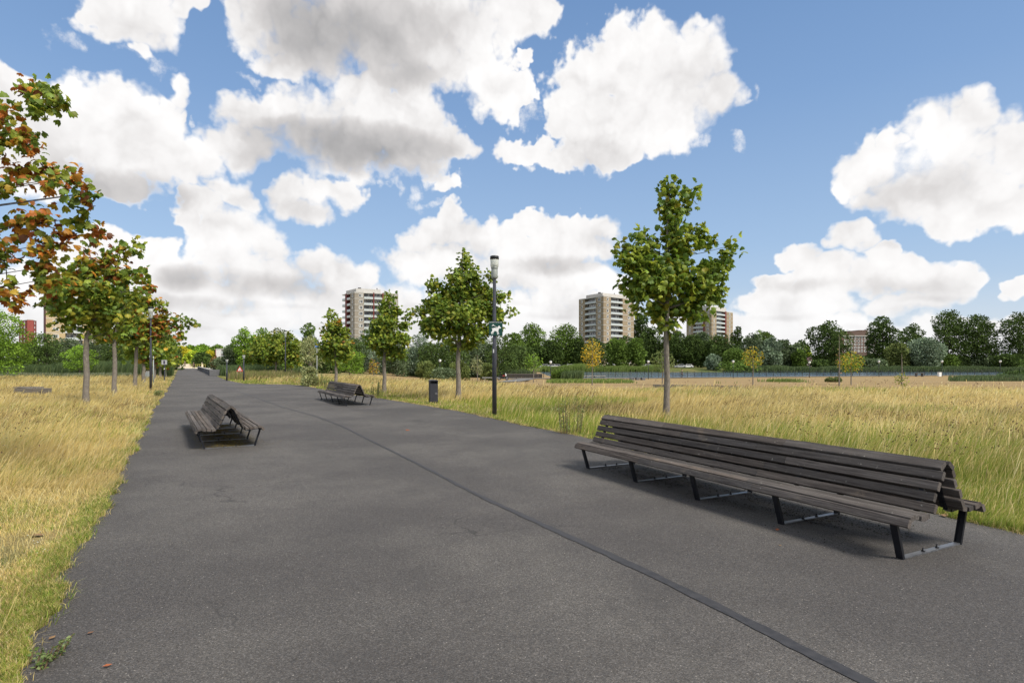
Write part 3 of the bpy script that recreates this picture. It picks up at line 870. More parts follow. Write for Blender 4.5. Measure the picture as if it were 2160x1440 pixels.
# ------------------------------------------------------------------ long double-sided slatted benches
STEEL = plain('dark_steel', (0.018, 0.020, 0.026), 0.42, 0.5, 0.5, var=0.25, scale=10)
GALV = plain('worn_steel', (0.21, 0.22, 0.24), 0.40, 0.7, 0.5, var=0.3, scale=9, dirt=0.4)
HALF = [(-0.615, 0.318), (-0.598, 0.372), (-0.545, 0.402), (-0.47, 0.398), (-0.38, 0.382), (-0.31, 0.378), (-0.262, 0.398),
        (-0.228, 0.452), (-0.195, 0.53), (-0.155, 0.62), (-0.115, 0.705), (-0.082, 0.768), (-0.045, 0.806), (-0.012, 0.815)]
def arc(poly):
    s = [0.0]
    for a, c in zip(poly[:-1], poly[1:]): s.append(s[-1] + math.dist(a, c))
    return s
def at_arc(poly, S, t):
    for i in range(len(S) - 1):
        if t <= S[i + 1] or i == len(S) - 2:
            k = (t - S[i]) / (S[i + 1] - S[i]); a, c = poly[i], poly[i + 1]
            p = (a[0] + (c[0] - a[0]) * k, a[1] + (c[1] - a[1]) * k)
            return p, math.atan2(c[1] - a[1], c[0] - a[0])
SARC = arc(HALF)
def smooth_dir(t):
    p0, _ = at_arc(HALF, SARC, max(0, t - 0.03)); p1, _ = at_arc(HALF, SARC, min(SARC[-1], t + 0.03))
    return math.atan2(p1[1] - p0[1], p1[0] - p0[0])
def slat_set(L, sgn, which, rnd, wood):
    """boards along local y; seat boards then back boards"""
    b = MB(); cols = []
    t = 0.0; k = 0
    total = SARC[-1]
    seat_end = SARC[6]
    n_seat, n_back = 5, 5
    ws = (seat_end) / n_seat; wb = (total - seat_end) / n_back
    items = [(ws * (i + .5), ws - 0.010) for i in range(n_seat)] if which == 'seat' else [(seat_end + wb * (i + .5), wb - 0.022 if i < n_back - 1 else wb - 0.006) for i in range(n_back)]
    for (tc_, wd) in items:
        p, _ = at_arc(HALF, SARC, tc_); ang = smooth_dir(tc_)
        th = 0.042
        cuts = [0.0, L * rnd.uniform(0.28, 0.42), L * rnd.uniform(0.62, 0.74), L]
        for c0, c1 in zip(cuts[:-1], cuts[1:]):
            y0 = c0 + (rnd.uniform(-0.012, 0.02) if c0 == 0 else 0.002); y1 = c1 - (rnd.uniform(-0.012, 0.02) if c1 == L else 0.002)
            du = rnd.uniform(-0.0035, 0.0035); tw = rnd.uniform(-0.05, 0.05); e = 0.005
            prof = [(-wd/2 + e, -th/2), (wd/2 - e, -th/2), (wd/2, -th/2 + e), (wd/2, th/2 - e), (wd/2 - e, th/2), (-wd/2 + e, th/2), (-wd/2, th/2 - e), (-wd/2, -th/2 + e)]
            nseg = max(2, int((y1 - y0) / 0.35))
            V = []
            for si in range(nseg + 1):
                yy = y0 + (y1 - y0) * si / nseg
                wv = rnd.uniform(-0.0022, 0.0022)
                for (a, c) in prof:
                    a2 = ang + tw; ca, sa = math.cos(a2), math.sin(a2)
                    V.append((sgn * (p[0] + a * ca - (c + du + wv - 0.012) * sa), yy, p[1] + a * sa + (c + du + wv - 0.012) * ca))
            Fs = []
            for si in range(nseg):
                for q_ in range(8):
                    q2 = (q_ + 1) % 8
                    f = (si * 8 + q_, si * 8 + q2, (si + 1) * 8 + q2, (si + 1) * 8 + q_)
                    Fs.append(f if sgn < 0 else tuple(reversed(f)))
            Fs.append(tuple(range(8))); Fs.append(tuple(reversed(range(nseg * 8, nseg * 8 + 8))))
            b.add(V, Fs)
            tone = rnd.uniform(0.62, 1.3); hue = rnd.uniform(-0.04, 0.05)
            cols += [(tone * (1 + hue), tone, tone * (1 - hue))] * len(V)
    return b, cols
def bench(name, label, near, ang, L, nfr, seedv, wood, group):
    rnd = random.Random(seedv)
    root = empty(name, (near[0], near[1], 0.004), ang, label, 'bench', group)
    for which in ('seat', 'backrest'):
        for sgn in (1, -1):
            b, cols = slat_set(L, sgn, which, rnd, wood)
            o = b.build(which, wood, root)
            a_ = o.data.color_attributes.new('Col', 'FLOAT_COLOR', 'POINT')
            c4 = np.ones((len(cols), 4), np.float32); c4[:, :3] = cols
            a_.data.foreach_set('color', c4.ravel())
    gap = (L - 0.30) / (nfr - 1)
    for i in range(nfr):
        y = 0.15 + gap * i; hw_ = 0.026
        br = MB()      # bent flat bar carrying the boards
        for sgn in (1, -1):
            for a, c in zip(HALF[1:-1], HALF[2:]):
                dx, dz = c[0] - a[0], c[1] - a[1]; l = math.hypot(dx, dz); nx_, nz_ = -dz / l, dx / l
                o0, o1 = -0.034, -0.060
                P = [(sgn * (a[0] + nx_ * o0), a[1] + nz_ * o0), (sgn * (c[0] + nx_ * o0), c[1] + nz_ * o0), (sgn * (c[0] + nx_ * o1), c[1] + nz_ * o1), (sgn * (a[0] + nx_ * o1), a[1] + nz_ * o1)]
                br.prism(P if sgn < 0 else list(reversed(P)), y - 0.02, y + 0.02)
        br.build('bracket', STEEL, root)
        bar = MB(); bar.box(-0.455, 0.455, y - 0.026, y + 0.026, 0.002, 0.014)
        fb = bar.build('foot_bar', GALV, root)
        for bx_ in (-0.11, 0.11):
            bo = MB(); bo.lathe([(0.016, 0.014), (0.016, 0.024), (0.008, 0.026), (0.008, 0.045), (0.003, 0.048)], 8, M=Matrix.Translation((bx_, y, 0)))
            bo.build('bolt', STEEL, fb)
        for sgn in (1, -1):
            lg = MB()
            # channel-section leg splayed outwards, curving into the bracket
            pts = [(-0.452, 0.0), (-0.515, 0.20), (-0.548, 0.305), (-0.540, 0.345), (-0.50, 0.362)]
            for a, c in zip(pts[:-1], pts[1:]):
                dx, dz = c[0] - a[0], c[1] - a[1]; l = math.hypot(dx, dz); nx_, nz_ = -dz / l * 0.014, dx / l * 0.014
                P = [(sgn * (a[0] + nx_), a[1] + nz_), (sgn * (a[0] - nx_), a[1] - nz_), (sgn * (c[0] - nx_), c[1] - nz_), (sgn * (c[0] + nx_), c[1] + nz_)]
                Pm = P if sgn > 0 else list(reversed(P))
                lg.prism(Pm, y - 0.030, y - 0.024); lg.prism(Pm, y + 0.024, y + 0.030)
                P2 = [(sgn * (a[0] + nx_ * .9), a[1] + nz_ * .9), (sgn * (a[0] + nx_ * .3), a[1] + nz_ * .3), (sgn * (c[0] + nx_ * .3), c[1] + nz_ * .3), (sgn * (c[0] + nx_ * .9), c[1] + nz_ * .9)]
                lg.prism(P2 if sgn > 0 else list(reversed(P2)), y - 0.024, y + 0.024)
            lg.build('leg', STEEL, root)
    return root
WOOD_A = wood_mat('weathered_boards', 1.12)
WOOD_B = wood_mat('weathered_boards_pale', 1.3)
bg_ = 'double-sided slatted benches on the path'
BA = math.atan2(2.137, 4.24)
c_near = np.array([3.766, 5.19]); bdir = np.array([-math.sin(BA), math.cos(BA)])
p = c_near - bdir * 0.15
bench('park_bench', 'longest-looking wooden slatted bench on black steel legs, nearest the viewer beside the grass', p, BA, 5.06, 5, 3, WOOD_A, bg_)
bench('park_bench', 'grey slatted bench standing alone in the left half of the path, seen from its end', (-5.56, 11.40), math.radians(31.5), 5.06, 5, 5, WOOD_B, bg_)
bench('park_bench', 'farther slatted bench at the right edge of the path, beside tall weeds', (-5.95, 22.45), math.radians(29.3), 5.06, 5, 8, WOOD_B, bg_)

# moss and leaf crumbs gathered under the benches
LITTER = leafy('litter', trans=0.0, rough=0.9, spec=0.1)
def crumbs(name, cx, cy, ang, L, n, pal, seedv):
    r = np.random.default_rng(seedv)
    u = r.normal(0.03, 0.26, n); v = r.uniform(0, L, n)
    ok = fbm(u * 3 + cx, v * 1.5 + cy, 1.6, 5) > 0.47; u, v = u[ok], v[ok]; n = len(u)
    ca, sa = math.cos(ang), math.sin(ang)
    x = cx + u * ca - v * sa; y = cy + u * sa + v * ca
    s = r.uniform(0.004, 0.012, n); a = r.uniform(0, 6.28, n)
    V = np.zeros((n, 3, 3))
    for k in range(3):
        V[:, k, 0] = x + s * np.cos(a + k * 2.1); V[:, k, 1] = y + s * np.sin(a + k * 2.1) ; V[:, k, 2] = 0.006 + r.uniform(0, 0.010, n)
    col = np.array(pal)[r.integers(0, len(pal), n)] * r.uniform(0.6, 1.2, (n, 1))
    o = soup_mesh(name, V.reshape(-1, 3), np.arange(n * 3), np.arange(n) * 3, np.full(n, 3), np.repeat(col, 3, 0), LITTER)
    return tag(o, kind='stuff')
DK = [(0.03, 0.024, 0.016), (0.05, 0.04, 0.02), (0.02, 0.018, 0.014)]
MO = [(0.14, 0.13, 0.03), (0.20, 0.16, 0.04), (0.07, 0.05, 0.03), (0.26, 0.17, 0.05)]
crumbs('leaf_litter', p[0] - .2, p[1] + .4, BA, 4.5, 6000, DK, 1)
crumbs('leaf_litter', -5.60, 11.5, math.radians(31.5), 4.8, 20000, MO, 2)
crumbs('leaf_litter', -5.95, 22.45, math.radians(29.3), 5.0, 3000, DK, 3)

# ------------------------------------------------------------------ trees
BARK = bark_mat('bark_grey', (0.11, 0.095, 0.08), (0.25, 0.22, 0.185))
BARKD = bark_mat('bark_dark', (0.05, 0.042, 0.035), (0.12, 0.10, 0.085), 0.5)
LEAF = leafy('tree_leaves', trans=0.46, rough=0.5, spec=0.35)
LEAFF = leafy('far_leaves', trans=0.22, rough=0.7, spec=0.15)
# palmate leaf: leaflets fanned from the stalk, folded along the midrib and drooping; unit length
def palmate(k=5):
    V = []; Fs = []
    for i in range(k):
        a = (i - (k - 1) / 2) * (2.3 / k * 1.1)
        L = 0.92 - 0.28 * abs(i - (k - 1) / 2) / ((k - 1) / 2)
        ca, sa = math.cos(a), math.sin(a)
        W_ = 0.18
        def P(u, v, z): return (0.10 + u * ca - v * sa, u * sa + v * ca, z)
        b = len(V)
        V += [P(0, 0, 0), P(L * 0.74, W_ * 1.15, -0.24), P(L * 0.66, 0, -0.13), P(L * 0.70, -W_ * 1.1, -0.22), P(L * 0.98, 0.02, -0.42)]
        Fs += [(b, b + 3, b + 2), (b, b + 2, b + 1), (b + 1, b + 2, b + 4), (b + 2, b + 3, b + 4)]
    return np.array(V), np.array(Fs)
PALM = palmate(5)
KITE = (np.array([(0, 0, 0), (0.5, 0.34, -0.06), (1.0, 0, -0.2), (0.5, -0.34, -0.04)]), np.array([(0, 3, 2), (0, 2, 1)]))
def unit(a): return a / np.maximum(np.linalg.norm(a, axis=1, keepdims=True), 1e-9)
def leaf_mesh(name, P, Dr, size, col, tmpl, mat, parent, rng, flat=0.0):
    """P points, Dr pointing direction, size, col per leaf"""
    n = len(P); T, Fc = tmpl
    f = unit(Dr)
    rnd = rng.normal(size=(n, 3)); rnd[:, 2] += flat
    s = unit(np.cross(unit(rnd), f)); u = np.cross(f, s)
    V = P[:, None, :] + size[:, None, None] * (T[None, :, 0:1] * f[:, None, :] + T[None, :, 1:2] * s[:, None, :] + T[None, :, 2:3] * u[:, None, :])
    m = len(T)
    loops = (Fc[None] + (np.arange(n) * m)[:, None, None]).reshape(-1)
    k = Fc.shape[1]; nf = n * len(Fc)
    return soup_mesh(name, V.reshape(-1, 3), loops, np.arange(nf) * k, np.full(nf, k), np.repeat(col, m, 0), mat, parent)
PAL = {
 'green': [(0.20, 0.29, 0.035), (0.155, 0.25, 0.035), (0.23, 0.33, 0.045), (0.115, 0.20, 0.03), (0.30, 0.38, 0.05), (0.38, 0.43, 0.05), (0.33, 0.40, 0.05)],
 'yellowing': [(0.270, 0.324, 0.041), (0.378, 0.351, 0.041), (0.176, 0.257, 0.041)],
 'autumn': [(0.60, 0.26, 0.04), (0.55, 0.20, 0.035), (0.62, 0.42, 0.06), (0.450, 0.150, 0.031), (0.350, 0.106, 0.025), (0.525, 0.250, 0.037), (0.200, 0.075, 0.025), (0.500, 0.350, 0.050)],
 'gold': [(0.688, 0.500, 0.037), (0.600, 0.400, 0.037), (0.375, 0.350, 0.062)],
 'dark': [(0.073, 0.119, 0.027), (0.100, 0.151, 0.035), (0.055, 0.088, 0.024)],
 'mid': [(0.127, 0.200, 0.036), (0.166, 0.254, 0.043), (0.097, 0.154, 0.032)],
 'bright': [(0.189, 0.319, 0.036), (0.246, 0.392, 0.043), (0.145, 0.246, 0.036)],
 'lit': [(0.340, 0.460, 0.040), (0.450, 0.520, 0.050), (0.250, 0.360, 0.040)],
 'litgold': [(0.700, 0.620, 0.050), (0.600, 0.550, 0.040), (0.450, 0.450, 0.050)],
 'silver': [(0.227, 0.295, 0.192), (0.295, 0.365, 0.252), (0.148, 0.209, 0.122)],
 'silverdark': [(0.131, 0.176, 0.085), (0.193, 0.244, 0.139), (0.079, 0.118, 0.046)],
 'olive': [(0.165, 0.210, 0.060), (0.210, 0.247, 0.075), (0.128, 0.165, 0.053)],
 'pale': [(0.308, 0.350, 0.168), (0.392, 0.392, 0.182), (0.252, 0.280, 0.112)],
 'rust': [(0.325, 0.169, 0.065), (0.260, 0.156, 0.065), (0.208, 0.182, 0.065)],
}
def chestnut(name, label, base, blobs, px0, px_per_leaf, trunk_r, seedv, group, lean=(0, 0), fork=0.30, leaf=0.21, autumn=0.0, yellow=0.12, dens=1.0, Y=None, bark=None, tmpl=None, hang=0.0, aut_k=0.8):
    """young horse-chestnut: blobs are (px, py, rx, ry, depth, weight) sighted at the trunk's distance"""
    rng = np.random.default_rng(seedv); rnd = random.Random(seedv)
    Y = Y or base[1]
    root = empty(name, tuple(base), 0, label, 'tree', group)
    def W_(px, py, d=0.0): return Vector(((px - 1080) / F * Y - base[0], d, zat(py, Y) - base[2]))
    B = []
    for bl in blobs:
        px, py, rx, ry = bl[:4]; dp = bl[4] if len(bl) > 4 else rng.uniform(-0.4, 0.4) * rx / F * Y
        wt = bl[5] if len(bl) > 5 else 1.0
        aut = (bl[6] if len(bl) > 6 else autumn) * aut_k
        sh_ = leaf * 0.55
        B.append((W_(px, py, dp), max(rx / F * Y - sh_, rx / F * Y * .4), max(ry / F * Y - sh_, ry / F * Y * .4), wt, aut))
    top = max(B, key=lambda b: b[0].z + b[2])
    low = min(b[0].z - b[2] for b in B)
    topP = top[0] + Vector((0, 0, top[2] * 0.7))
    zf = low * 0.92 if low > 0.8 else max(1.2, topP.z * fork)
    # stem: slightly crooked, runs up to the leader
    stem = [Vector((0, 0, -0.12))]
    nS = 9
    fork_p = Vector((lean[0], lean[1], zf))
    for i in range(1, nS + 1):
        t = i / nS
        if t < 0.45: pnt = fork_p * (t / 0.45)
        else: pnt = fork_p.lerp(topP, (t - 0.45) / 0.55)
        stem.append(pnt + Vector((rnd.uniform(-1, 1), rnd.uniform(-1, 1), 0)) * trunk_r * 0.22)
    H = topP.z
    rad = [trunk_r * 1.35] + [trunk_r * max(0.10, 1 - 0.22 * (p.z / max(zf, .1)) if p.z <= zf else 0.78 * (1 - (p.z - zf) / (H - zf + 0.01)) ** 0.9 + 0.06) for p in stem[1:]]
    tb = MB()
    tb.tube(stem, rad, 10, wob=0.05)
    def stem_at(z):
        for a, c in zip(stem[:-1], stem[1:]):
            if a.z <= z <= c.z: return a.lerp(c, (z - a.z) / max(c.z - a.z, 1e-6))
        return stem[-1]
    lb = tb; P = []; Dr = []; CL = []; SZ = []
    vol = sum(b[1] * b[2] * b[3] for b in B)
    B.sort(key=lambda b_: math.hypot(b_[0].x, b_[0].y))
    hubs = []
    for (c, rx, rz, wt, aut) in B:
        sz = stem_at(max(zf * 0.97, min(c.z - math.hypot(c.x, c.y) * 0.75 - rz * 0.3, H * 0.9)))
        r0 = trunk_r * 0.34 * min(1, 0.4 + (rx * rz) ** 0.5)
        best = (c - sz).length
        for (hc, hr) in hubs:
            d_ = (c - hc).length * 1.35
            if d_ < best and hc.z < c.z + 0.5 and (c - hc).length > 0.05: best = d_; sz = hc; r0 = min(r0, hr * 0.85)
        hubs.append((c, r0 * 0.45))
        has_limb = (c - sz).length > 0.04
        if has_limb:
            midp = sz.lerp(c, 0.5) + Vector((rnd.uniform(-.12, .12), rnd.uniform(-.12, .12), rnd.uniform(-.16, .02))) * (c - sz).length
            lb.tube([sz, midp, c], [r0, r0 * 0.75, r0 * 0.4], 6, wob=.06)
        n_tw = max(4, int(37 * wt * dens * rx * rz / (0.55 ** 2)))
        ry = (rx + rz) / 2 * (0.95 if rx < 1.3 else 0.8)
        for k in range(n_tw):
            d = Vector(rng.normal(size=3)).normalized(); rr = rng.uniform(0.15, 1.0) ** 0.6 * rng.uniform(0.8, 1.12)
            tip = c + Vector((d.x * rx * rr, d.y * ry * rr, d.z * rz * rr))
            q0 = (midp.lerp(c, rnd.uniform(0.2, 1.0)) if has_limb else stem_at(c.z)) if rnd.random() < .8 else stem_at(min(max(zf, tip.z - 0.4), stem[-1].z))
            if k % 2 == 0 or rx > 1.0:
                mid = q0.lerp(tip, 0.55) + Vector((0, 0, -0.04))
                lb.tube([q0, mid, tip], [0.011, 0.008, 0.004], 4, cap=False)
            out = Vector((d.x, d.y, d.z * 0.6 + 0.25 - hang)).normalized()
            is_aut = rng.random() < aut
            is_yel = (not is_aut) and rng.random() < yellow
            tone = rng.uniform(0.72, 1.22)
            m = rng.integers(7, 13)
            for j in range(m):
                off = rng.normal(size=3) * leaf * 0.62
                P.append(np.array(tip) + off - np.array(out) * rng.uniform(0, 0.14))
                dr = np.array(out) * 0.9 + rng.normal(size=3) * 0.75; dr[2] -= 0.55
                Dr.append(dr)
                pal = PAL['autumn'] if (is_aut and rng.random() < 0.8) else PAL['yellowing'] if (is_yel and rng.random() < 0.8) or (is_aut) or rng.random() < yellow * 0.3 else PAL['green']
                CL.append(np.array(pal[rng.integers(0, len(pal))]) * tone * rng.uniform(0.85, 1.15))
                SZ.append(leaf * 0.88 * rng.uniform(0.6, 1.15))
    lb.build('trunk', bark or BARK, root)
    leaf_mesh('crown', np.array(P), np.array(Dr), np.array(SZ), np.array(CL), tmpl or PALM, LEAF, root, rng, flat=1.2)
    return root
RR = 'young chestnut trees in a row right of the path'
LR = 'young chestnut trees in a row left of the path'
b1 = G0(1406, 893); 
chestnut('chestnut_tree', 'tall narrow-topped green tree directly behind the nearest bench', (b1[0], b1[1], 0),
 [(1410,395,24,24,0),(1455,400,26,20,0),(1415,440,32,34,0),(1452,425,22,20,.2),(1425,490,32,34,0),(1440,520,34,34,0),(1465,480,18,26,.2),(1420,560,48,40,0),
  (1350,530,34,30,-.2),(1335,560,40,34,-.3),(1315,520,20,16,.1),(1390,590,60,44,-.3),(1350,495,14,16,0),(1370,510,30,18,.2),(1350,610,46,34,-.2),(1320,600,22,20,0),
  (1470,600,50,38,-.1),(1510,570,38,36,.1),(1530,545,26,22,.1),(1545,520,10,12,.1),(1510,610,34,30,.2),(1475,500,24,20,0),(1495,508,10,8,0),(1440,640,60,34,.3),(1390,650,34,30,.2),(1470,660,34,18,0),(1410,680,34,18,0),(1340,650,26,16,-.1),(1440,560,40,34,.5),(1380,560,40,34,.5)],
 1406, 6, 0.088, 11, RR, leaf=0.20, yellow=0.14, dens=1.35)
b2 = G0(967, 843)
chestnut('chestnut_tree', 'broad green tree left of the tall lamp post with the dog sign', (b2[0], b2[1], 0),
 [(977,535,12,16),(985,556,22,16),(965,575,14,12),(970,590,28,22),(1000,580,22,22),(948,580,12,14),(960,615,50,28),(915,605,20,22),(1005,615,38,28),(930,640,44,30),(890,655,18,14),(1010,650,46,30),(1045,625,22,18),
  (965,665,64,34,-.4),(910,680,30,22),(1045,665,30,20),(1075,655,16,12),(1065,620,12,10),(940,700,44,22,-.3),(1000,700,44,26,0),(970,725,36,16),(1050,690,20,14),(1035,580,16,14)],
 967, 6, 0.12, 12, RR, leaf=0.205, yellow=0.20, dens=1.2)
b3 = G0(811, 829)
chestnut('chestnut_tree', 'green tree between the litter bin and the farther bench, in front of the left tower', (b3[0], b3[1], 0),
 [(822,628,14,16),(812,650,20,18),(832,655,16,16),(818,680,34,22),(795,690,22,20),(850,685,18,16),(815,712,44,24,-.3),(785,720,20,18),(855,715,22,18),(815,740,38,18),(840,742,22,14),(862,665,10,8)],
 811, 6, 0.115, 13, RR, leaf=0.22, yellow=0.18, dens=1.0, fork=0.3)
b4 = G0(709, 812)
chestnut('chestnut_tree', 'green tree behind the far end of the farther bench, next to the blue sign', (b4[0], b4[1], 0),
 [(697,662,12,14),(706,680,20,16),(695,700,28,18),(722,698,18,16),(708,722,38,20,-.3),(690,740,24,16),(728,738,24,16),(708,755,30,10)],
 709, 6, 0.125, 14, RR, leaf=0.30, yellow=0.22, dens=0.62, autumn=0.04)
# farther members of the right-hand row
for k, (px, py, top, hw, lab) in enumerate([(613, 794, 697, 30, 'brownish-tinged tree right of the distant pole lamp on the right-hand side'),
                                            (582, 793, 694, 30, 'green tree immediately left of the distant pole lamp on the right-hand side'),
                                            (558, 791, 700, 28, 'dense green tree second to the left of the distant pole lamp'),
                                            (536, 789, 722, 22, 'small round green tree leftmost in the group beside the red triangle sign')]):
    bb = G0(px, py)
    H_ = py - top
    chestnut('chestnut_tree', lab, (bb[0], bb[1], 0),
      [(px, top + H_*.12, hw*.45, H_*.10), (px - hw*.4, top + H_*.28, hw*.55, H_*.16), (px + hw*.4, top + H_*.28, hw*.5, H_*.16), (px, top + H_*.42, hw*.95, H_*.22, -.6), (px - hw*.5, top + H_*.6, hw*.5, H_*.15), (px + hw*.5, top + H_*.6, hw*.5, H_*.15), (px, top + H_*.68, hw*.7, H_*.12)],
      px, 6, 0.13, 20 + k, RR, leaf=0.36, yellow=0.30, autumn=0.08 if k == 0 else 0.0, dens=0.30, tmpl=PALM)
# left-hand row
c1 = G0(183, 866)
chestnut('chestnut_tree', 'nearest whole tree of the left row, green below with rust leaves on top', (c1[0], c1[1], 0),
 [(262,522,22,18,0,1,.25),(285,520,14,12,0,1,.1),(235,545,34,20,0,1,.5),(180,540,26,16,0,1,.7),(205,570,44,22,0,1,.45),(160,575,30,20,0,1,.7),(120,590,30,16,0,1,.7),(255,575,36,24,0,1,.25),(295,575,22,16,0,1,.4),(310,602,12,8,0,1,.6),
  (150,610,50,28,-.6,1,.35),(215,615,54,34,-.4,1,.12),(120,640,30,22,0,1,.2),(180,655,60,26,-.3,1,.06),(240,655,44,30,0,1,.05),(140,680,26,16,0,1,.05),(195,690,40,16,0,1,.05),(255,690,24,14,0,1,.1)],
 183, 6, 0.105, 31, LR, leaf=0.24, yellow=0.42, dens=0.95)
c2 = G0(242, 838)
chestnut('chestnut_tree', 'second whole tree of the left row, mostly fresh green', (c2[0], c2[1], 0),
 [(262,600,20,16),(240,620,34,20),(280,630,26,20),(235,650,44,24,-.5),(280,660,24,20),(200,670,24,20),(245,690,36,18),(270,690,20,14),(225,710,26,14),(250,715,20,8)],
 242, 6, 0.115, 32, LR, leaf=0.27, yellow=0.45, autumn=0.08, dens=0.72)
c3 = G0(284, 822)
chestnut('chestnut_tree', 'third tree of the left row, orange twigs reaching right past the lamp post', (c3[0], c3[1], 0),
 [(290,622,18,16,0,1,.1),(275,645,28,20,0,1,.1),(310,640,22,18,0,1,.2),(335,640,16,12,0,.8,.5),(350,660,22,12,0,.8,.6),(378,672,20,8,0,.7,.7),(400,676,10,5,0,.7,.7),(330,680,26,16,0,1,.7),(365,690,22,12,0,.8,.7),(383,708,12,6,0,.7,.5),(290,680,34,26,-.6,1,.15),(315,705,30,18,0,1,.5),(280,715,30,16,0,1,.05)],
 284, 6, 0.12, 33, LR, leaf=0.31, yellow=0.35, dens=0.66, lean=(0.1, 0))
for k, (px, py, top, hw, aut, lab) in enumerate([(303, 811, 640, 34, .15, 'fourth tree of the left row, just left of the dark lamp post'),
    (326, 803, 660, 32, .05, 'fifth tree of the left row, behind the dark lamp post'), (338, 798, 690, 30, .03, 'dark green tree of the left row just before the small square sign'),
    (349, 794, 700, 26, .02, 'small far tree of the left row beside the square sign'), (357, 791, 712, 22, .0, 'last tree of the left row next to the path')]):
    bb = G0(px, py); H_ = py - top
    chestnut('chestnut_tree', lab, (bb[0], bb[1], 0),
      [(px, top + H_*.10, hw*.5, H_*.10), (px - hw*.45, top + H_*.26, hw*.55, H_*.15), (px + hw*.45, top + H_*.26, hw*.5, H_*.15), (px, top + H_*.42, hw*.95, H_*.20, -.8), (px - hw*.5, top + H_*.58, hw*.5, H_*.14), (px + hw*.5, top + H_*.58, hw*.5, H_*.14), (px, top + H_*.66, hw*.7, H_*.10)],
      px, 6, 0.14, 40 + k, LR, leaf=0.42, yellow=0.15, autumn=aut, dens=0.30)
# nearest tree of the left row: its trunk stands outside the picture, boughs reach in
chestnut('chestnut_tree', 'large near tree at the left border, mostly orange and brown leaves', (-8.8, 7.6, 0),
 [(56,170,38,20,.3,.7,.25),(91,205,32,18,.2,.7,.2),(31,165,14,14,.2,.4,.8),(66,215,40,20,.1,.5,.3),(1,235,24,20,0,.8,.4),(26,270,34,20,.2,.7,.35),(56,300,30,18,0,.7,.6),(-9,300,30,24,0,1,.5),
  (16,345,40,26,.2,.8,.5),(76,345,34,16,.2,.7,.6),(136,370,34,16,.1,.8,.35),(161,400,30,16,.2,.8,.35),(96,390,40,22,0,.9,.5),(36,400,44,28,-.2,1,.6),(136,440,34,20,.3,.8,.55),(171,480,30,14,.3,.7,.5),(86,450,44,26,0,1,.8),(16,460,44,34,.2,1,.8),
  (76,510,36,24,.1,.8,.8),(116,490,26,18,.2,.7,.8),(6,530,40,34,0,1,.85),(56,560,36,26,.2,.7,.85),(1,600,34,30,.1,.8,.85),(86,590,26,18,.1,.6,.7),(36,625,30,14,0,.6,.85),(96,530,20,12,0,.5,.8),
  (-74,250,70,60,.3,.6,.4),(-94,380,90,80,0,.6,.5),(-104,500,90,80,.4,.6,.7),(-214,300,120,110,.2,.4,.4),(-334,250,120,130,0,.4,.3),(-454,350,130,120,.2,.35,.3),(-314,500,180,90,.3,.35,.5)],
 -320, 6, 0.15, 50, LR, leaf=0.128, yellow=0.50, dens=2.2, aut_k=0.85, Y=7.6, fork=0.36, bark=BARKD)

